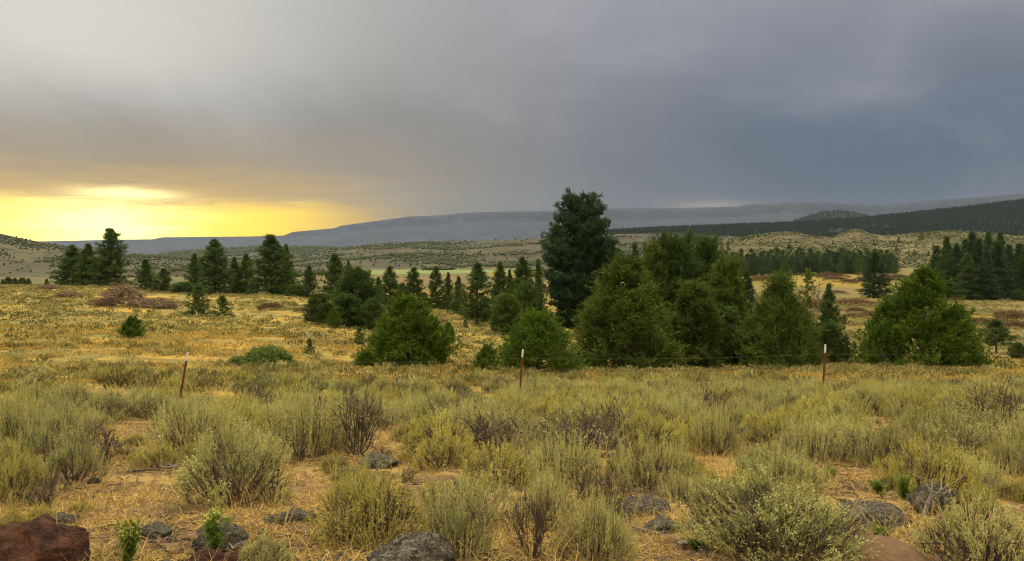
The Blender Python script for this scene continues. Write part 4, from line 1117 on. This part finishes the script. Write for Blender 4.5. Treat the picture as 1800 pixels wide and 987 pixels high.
for i in range(46):
    px = rp.uniform(0, 1800); py = rp.uniform(800, 985)
    w = rp.uniform(9, 26)
    rock(px, py, w, w * rp.uniform(.3, .5), 'small dark stone lying on the straw-covered soil', 'basalt', 230 + i % 9, .8, .4, rp.uniform(0, 3), 0, 'stone', 'stone', 'small stones on the soil')

# dirt mound at the root of the biggest sage: part of the ground relief
def mound():
    x, d = at(1535, 990); n = 40
    g = np.linspace(-1, 1, n); X, Y = np.meshgrid(g, g); rr = np.hypot(X, Y)
    W = 110 / F * d
    wx = x + X * W; wy = d + Y * W * .8
    Z = ground(wx, wy) - .03 + .17 * np.clip(1 - rr ** 2, 0, 1) ** .8 + (fbm(wx * 8, wy * 8, 120) - .5) * .03
    V = np.stack([wx, wy, Z], -1).reshape(-1, 3); i = np.arange(n - 1)[:, None] * n; j = np.arange(n - 1)[None]
    Q = np.stack([i + j, i + j + 1, i + n + j + 1, i + n + j], -1).reshape(-1, 4)
    m, t = material('mound_soil'); nn = t.noise(22, t.pos(), 6, .7)
    finish(t, t.mix(nn, (.08, .042, .024), (.21, .125, .065)), .95, nn, .03)
    tag(obj('dirt_mound', mesh('dirt_mound', V, Q, m, None, True)), 'bare brown anthill-like mound of soil beside the biggest sagebrush', 'mound')
mound()

# weathered branch standing at the right
def driftwood():
    x, d = at(1637, 915); k = d / F; r = np.random.default_rng(7)
    g = Geo()
    def P(u, v, w=0): return np.array([(u - 1637) * k, w, (915 - v) * k])
    g.tube([P(1625, 918), P(1632, 895, .02), P(1638, 868), P(1626, 850, .03), P(1606, 836, .05)], [.018, .014, .009, .005, .003], .5, 6)
    for a in ([P(1636, 880), P(1650, 862, -.03), P(1672, 846, -.05), P(1690, 835, -.04)], [P(1637, 870), P(1645, 850, .04), P(1642, 838, .05)], [P(1633, 890), P(1614, 880, -.04), P(1606, 868, -.05)],
              [P(1650, 862, -.03), P(1655, 845, 0), P(1662, 838, .02)], [P(1638, 868), P(1665, 875, .05), P(1690, 868, .08)], [P(1626, 850, .03), P(1622, 838, .02), P(1612, 828, .01)]):
        g.tube(a, np.linspace(.006, .0018, len(a)), .5, 5)
    o = obj('dead_branch', g.out('dead_branch', M['grey_wood'], True)); o.location = (x, d, gz(x, d)); tag(o, 'pale grey weathered branch standing among rocks at right', 'branch')
    for (a, b, c, e, lab) in ((1000, 905, 60, .3, 'long dark fallen stick beside the dark leafless skeleton'), (270, 832, 80, .1, 'thick dark fallen root at the edge of the bare patch'), (310, 826, 60, -.4, 'crooked grey stick at the upper edge of the bare patch'), (405, 972, 40, .5, 'bleached stick between the green weed and the lichen boulder'), (1235, 965, 90, .15, 'pale dry stick below the biggest sagebrush')):
        x, d = at(a, b); l = c / F * d; g = Geo()
        s = np.linspace(-.5, .5, 6)
        g.tube(np.column_stack([s * l, s * l * e + r.normal(size=6) * .015, .015 + abs(r.normal(size=6)) * .02]), np.linspace(.014, .006, 6), .5, 6)
        for q in range(3):
            j = r.integers(1, 5); b0 = np.array([s[j] * l, s[j] * l * e, .02]); g.tube([b0, b0 + [r.normal() * .08, r.normal() * .08, .03], b0 + [r.normal() * .14, r.normal() * .14, .06]], [.006, .004, .002], .5, 4)
        o = obj('fallen_stick', g.out('fallen_stick', M['sbark'] if 'dark' in lab else M['grey_wood'], True)); o.location = (x, d, gz(x, d)); tag(o, lab, 'stick')
driftwood()

# green weeds at the bottom left
def weed(px, base, h, w, label, seed, flowers=True):
    x, d = at(px, base); k = d / F; H, W = h * k, w * k; r = np.random.default_rng(seed)
    e = empty('green_weed', (x, d, gz(x, d)), label, 'weed')
    g = Geo(); l = Geo(); f = Geo()
    for i in range(16):
        a = r.uniform(0, 6.28); q = r.uniform(0, .5) * W; hh = H * r.uniform(.55, 1.0)
        s = np.linspace(0, 1, 5)
        path = np.column_stack([np.cos(a) * q * s + W * .05 * r.normal(), np.sin(a) * q * s, hh * s])
        g.tube(path, np.linspace(.004, .0015, 5), .5, 4)
        n = 22; u = r.uniform(.1, 1, n); B = np.column_stack([np.interp(u, s, path[:, c]) for c in range(3)])
        aa = r.uniform(0, 6.28, n); l.blades(B, np.column_stack([np.cos(aa), np.sin(aa), r.uniform(.3, 1.2, n)]), r.uniform(.025, .06, n), r.uniform(.008, .014, n), np.clip(r.normal(.5, .25, n), 0, 1), r)
        if flowers:
            n = 12; f.blades(np.tile(path[-1], (n, 1)) + r.normal(size=(n, 3)) * .012, r.normal(size=(n, 3)) + [0, 0, .8], .018, .010, r.uniform(.6, 1, n), r)
    obj('stems', g.out('weed_stems', M['weed']), e); obj('leaves', l.out('weed_leaves', M['weed']), e)
    if flowers: obj('flower_heads', f.out('weed_flowers', M['sage_gold']), e)
weed(224, 995, 90, 56, 'bright green weed with yellowish tips beside the rust-red boulder', 301)
weed(380, 975, 78, 46, 'bright green thistle-like weed in front of the dark sloping boulder', 302)
weed(1588, 880, 46, 30, 'bright green tuft left of the weathered branch', 303, False)
weed(1545, 868, 22, 26, 'small green sprig on the bare patch right of the biggest sage', 304, False)
weed(1460, 845, 24, 20, 'small grey-green sprig behind the biggest sage', 305, False)
weed(1548, 948, 18, 34, 'flat green weed on the golden straw right of the biggest sage', 306, False)
weed(1225, 972, 16, 30, 'flat green weed left of the biggest sage stem', 307, False)
# the one white flower at left
def daisy():
    x, d = at(281, 800); e = empty('white_flower', (x, d, gz(x, d)), 'single white flower among the sage left of centre', 'flower')
    top = CAMZ + (HY - 768) / F * d - gz(x, d)
    g = Geo(); g.tube([[0, 0, 0], [.01, 0, top * .5], [0, 0, top]], [.004, .003, .002], .5, 4); obj('stem', g.out('flower_stem', M['weed']), e)
    r = np.random.default_rng(1); g = Geo(); a = np.arange(12) / 12 * 6.28
    g.blades(np.tile([0, 0, top], (12, 1)).astype(float), np.column_stack([np.cos(a), np.sin(a), np.full(12, .25)]), .035, .018, .5, r); obj('petals', g.out('flower_petals', M['petal']), e)
daisy()

# ------------------------------------------------------------------ fence
def fence():
    POSTS = [(-262, 17.2, 633, 30), (330, 18.0, 620, 48), (919, 20.0, 615, 20), (1451, 20.8, 606, 16), (1990, 21.6, 600, 10)]   # column, distance, row of the top, lean
    e = empty('wire_fence', (0, 0, 0), 'barbed wire fence on leaning red steel posts with white tips', 'fence')
    pts = []
    for px, d, top, lean in POSTS:
        x = (px - CX) / F * d; zt = CAMZ + (HY - top) / F * d; zb = gz(x, d)
        H = zt - zb; dx = lean / 100 * H * .35
        x0 = x - dx
        g = Geo()
        # T section: flange and web, with studs along the face
        def bar(cx, cy, wx, wy, z0, z1, T=.5):
            a = z0 / H; b = z1 / H
            V = []
            for zz, q in ((z0, a), (z1, b)):
                for sx, sy in ((-1, -1), (1, -1), (1, 1), (-1, 1)): V.append((cx + sx * wx / 2 + dx * q, cy + sy * wy / 2, zz))
            V = np.array(V); g.add(V, np.array([[0, 1, 5, 4], [1, 2, 6, 5], [2, 3, 7, 6], [3, 0, 4, 7], [4, 5, 6, 7], [3, 2, 1, 0]]), T)
        bar(0, 0, .050, .010, -.3, H * .86); bar(0, .024, .010, .036, -.3, H * .86)
        for k in range(18): bar(0, -.008, .014, .008, .1 + k * (H * .85 - .1) / 18, .125 + k * (H * .85 - .1) / 18)
        p = obj('post', g.out('fence_post', M['post']), e); p.location = (x0, d, zb)
        g = Geo(); bar(0, 0, .050, .010, H * .86, H); bar(0, .024, .010, .036, H * .86, H)
        q = obj('painted_tip', g.out('post_tip', M['tip']), p)
        pts.append((x0, d, zb, dx, H))
    for lev in (.24, .44, .64, .84):
        g = Geo(); prev = None
        r = np.random.default_rng(int(lev * 100))
        P = []
        for i in range(len(pts) - 1):
            a, b = pts[i], pts[i + 1]
            A = np.array([a[0] + a[3] * lev, a[1] - .015, a[2] + a[4] * lev]); B = np.array([b[0] + b[3] * lev, b[1] - .015, b[2] + b[4] * lev])
            for s in np.linspace(0, 1, 13)[:-1]:
                c = A + (B - A) * s; c[2] -= .07 * 4 * s * (1 - s); P.append(c)
        P.append(B); P = np.array(P)
        g.tube(P, .0022, .5, 4)
        for i in range(len(P) - 1):
            for s in np.linspace(0, 1, 6)[:-1]:
                c = P[i] + (P[i + 1] - P[i]) * s; v = r.normal(size=3) * .018
                g.tube([c - v, c + v], .0018, .5, 3)
        obj('wire', g.out('fence_wire', M['wire']), e)
fence()

# ------------------------------------------------------------------ sky, sun, haze
SUN_AZ, SUN_EL = R(-48), R(42)
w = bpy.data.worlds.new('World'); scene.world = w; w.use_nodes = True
t = NT(w.node_tree)
g = t.n('ShaderNodeTexCoord').outputs['Generated']
sp = t.n('ShaderNodeSeparateXYZ'); t.put(sp.inputs[0], g); X, Y, Z = sp.outputs
az = t.m('ARCTAN2', X, Y); hyp = t.m('SQRT', t.m('ADD', t.m('MULTIPLY', X, X), t.m('MULTIPLY', Y, Y)))
el = t.m('DIVIDE', Z, t.m('MAXIMUM', hyp, .001))
cb = t.n('ShaderNodeCombineXYZ'); t.put(cb.inputs[0], t.m('MULTIPLY', az, 1.15)); t.put(cb.inputs[1], t.m('MULTIPLY', el, 1.7)); cv = cb.outputs[0]
cb2 = t.n('ShaderNodeCombineXYZ'); t.put(cb2.inputs[0], t.m('MULTIPLY', az, 1.0)); t.put(cb2.inputs[1], t.m('MULTIPLY', el, 9.0)); cv2 = cb2.outputs[0]
n1 = t.m('SUBTRACT', t.noise(2.2, cv, 6, .55, .4), .5); n2 = t.m('SUBTRACT', t.noise(5.5, cv2, 6, .6, .6), .5); n3 = t.m('SUBTRACT', t.noise(1.3, cv, 3, .5), .5); n4b = t.noise(6.0, cv2, 6, .6, .5); n4 = t.m('SUBTRACT', t.noise(7.0, cv2, 7, .65, .8), .5)
azw = t.m('ADD', az, t.m('MULTIPLY', n3, .45)); elw = t.m('ADD', el, t.m('MULTIPLY', n1, .10))
def gauss(c, s, v): return t.m('EXPONENT', t.m('MULTIPLY', t.m('POWER', t.m('DIVIDE', t.m('SUBTRACT', v, c), s), 2.0), -1.0))
cloud = t.mix(t.ss(-.25, .38, azw), (.270, .250, .228), (.088, .122, .182))
topc = t.mix(t.ss(-.5, .5, azw), (.36, .35, .34), (.30, .31, .36))
cloud = t.mix(t.ss(.10, .36, elw), cloud, topc)
tl = t.m('MULTIPLY', gauss(-.54, .30, t.m('ADD', az, t.m('MULTIPLY', n1, .25))), t.ss(.13, .27, t.m('ADD', el, t.m('MULTIPLY', n1, .20))))
cloud = t.mix(t.m('MULTIPLY', tl, .9), cloud, (.74, .71, .62))
tr_ = t.m('MULTIPLY', gauss(.62, .12, azw), t.ss(.24, .36, elw)); cloud = t.mix(t.m('MULTIPLY', tr_, .6), cloud, (.52, .50, .50))
cloud = t.mix(t.m('ADD', t.m('MULTIPLY', n1, 1.3), .0, clamp=True), cloud, (.44, .42, .42))
mot = t.m('ADD', t.m('ADD', t.m('MULTIPLY', n1, .55), t.m('MULTIPLY', n2, .06)), 1.0); cloud = t.mix(1.0, cloud, mot, 'MULTIPLY')
# smoky warm layer above the glow
elg = t.m('ADD', el, t.m('MULTIPLY', n2, .035))
warm = t.m('MULTIPLY', t.m('SUBTRACT', 1.0, t.ss(.05, .19, elg)), t.m('SUBTRACT', 1.0, t.ss(-.35, -.02, azw)))
cloud = t.mix(t.m('MULTIPLY', warm, .85), cloud, (.46, .30, .085))
# open band under the cloud deck, lit by the low sun
edge = t.m('ADD', t.m('MULTIPLY', t.ss(-.62, -.1, az), -.002), t.m('ADD', .061, t.m('MULTIPLY', n4, .042)))
band = t.m('SUBTRACT', 1.0, t.ss(-.016, .010, t.m('SUBTRACT', el, edge)))
bx = t.m('SUBTRACT', 1.0, t.ss(-.34, -.10, t.m('ADD', az, t.m('MULTIPLY', n2, .14))))
gl = t.m('MULTIPLY', band, bx)
core = t.m('MULTIPLY', gauss(-.50, .085, t.m('ADD', az, t.m('MULTIPLY', n2, .12))), gauss(.028, .045, el))
glow = t.mix(t.ss(-.36, -.12, az), (1.75, 1.12, .0), (.80, .50, .08)); glow = t.mix(core, glow, (2.6, 2.3, .80))
fr = t.m('MULTIPLY', t.m('SUBTRACT', 1.0, t.ss(-.008, .052, t.m('SUBTRACT', elg, edge))), t.m('SUBTRACT', 1.0, t.ss(-.38, -.06, t.m('ADD', az, t.m('MULTIPLY', n2, .2)))))
cloud = t.mix(t.m('MULTIPLY', fr, .8), cloud, t.mix(n4b, (.68, .40, .07), (1.0, .60, .08)))
cloud = t.mix(gl, cloud, glow)
spot = t.m('MULTIPLY', gauss(-.478, .05, az), gauss(.066, .007, t.m('ADD', el, t.m('MULTIPLY', n2, .02)))); cloud = t.mix(t.m('MULTIPLY', spot, .9), cloud, (2.6, 2.2, .8))
sl = t.m('MULTIPLY', gauss(.26, .05, az), gauss(.058, .006, el)); cloud = t.mix(t.m('MULTIPLY', sl, .45), cloud, (.62, .46, .32))
# deck brightened out of view, overhead and behind the viewer, to light the foreground
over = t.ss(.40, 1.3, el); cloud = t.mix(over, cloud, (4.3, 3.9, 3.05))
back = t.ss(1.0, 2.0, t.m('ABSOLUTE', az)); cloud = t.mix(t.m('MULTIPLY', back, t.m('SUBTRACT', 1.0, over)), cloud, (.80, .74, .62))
sky = t.n('ShaderNodeTexSky'); sky.sky_type = 'NISHITA'; sky.sun_disc = False; sky.sun_elevation = SUN_EL; sky.sun_rotation = SUN_AZ
b1 = t.n('ShaderNodeBackground'); t.put(b1.inputs[0], sky.outputs[0]); b1.inputs[1].default_value = .08
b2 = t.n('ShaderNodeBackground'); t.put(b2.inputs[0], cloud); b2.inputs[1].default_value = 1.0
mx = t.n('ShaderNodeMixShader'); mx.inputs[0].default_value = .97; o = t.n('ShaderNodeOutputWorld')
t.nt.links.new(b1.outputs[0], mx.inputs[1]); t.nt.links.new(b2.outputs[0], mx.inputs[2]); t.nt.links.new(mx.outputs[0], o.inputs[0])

L = bpy.data.lights.new('sun', 'SUN'); L.energy = 1.5; L.angle = R(11); L.color = (1, .90, .72)
so = bpy.data.objects.new('sun', L); COL.objects.link(so)
from mathutils import Vector
sd = Vector((math.sin(SUN_AZ) * math.cos(SUN_EL), math.cos(SUN_AZ) * math.cos(SUN_EL), math.sin(SUN_EL)))
so.rotation_euler = (-sd).to_track_quat('-Z', 'Y').to_euler(); so.location = (0, 0, 60)

def haze():
    bm = bmesh.new(); bmesh.ops.create_cube(bm, size=1)
    for v in bm.verts: v.co = (v.co.x * 21000, v.co.y * 21000, -85 if v.co.z < 0 else 720)
    me = bpy.data.meshes.new('haze'); bm.to_mesh(me); bm.free()
    m, t = material('haze'); v = t.n('ShaderNodeVolumePrincipled'); o = t.n('ShaderNodeOutputMaterial')
    v.inputs['Color'].default_value = (.46, .54, .70, 1); v.inputs['Density'].default_value = 3.7e-5; v.inputs['Anisotropy'].default_value = .62
    t.nt.links.new(v.outputs[0], o.inputs['Volume']); me.materials.append(m)
    tag(obj('haze', me), 'thin blue haze filling the valley air', 'haze', kind='stuff')
haze()

# ------------------------------------------------------------------ camera
c = bpy.data.cameras.new('camera'); c.sensor_width = 36; c.lens = 36 * F / 1800; c.shift_y = -(493.5 - HY) / 1800
c.clip_start = .05; c.clip_end = 60000
co = bpy.data.objects.new('camera', c); COL.objects.link(co); co.location = (0, 0, CAMZ); co.rotation_euler = (R(90), 0, 0)
scene.camera = co

vs = scene.view_settings; vs.view_transform = 'Standard'; vs.look = 'None'; vs.exposure = 0.0; vs.gamma = 1; vs.use_curve_mapping = False
cy = scene.cycles
cy.filter_width = 1.1
cy.use_denoising = True
try: cy.denoiser = 'OPENIMAGEDENOISE'
except Exception: pass
cy.max_bounces = 6; cy.diffuse_bounces = 3; cy.glossy_bounces = 1; cy.transmission_bounces = 3; cy.transparent_max_bounces = 4; cy.volume_bounces = 1
cy.sample_clamp_indirect = 6
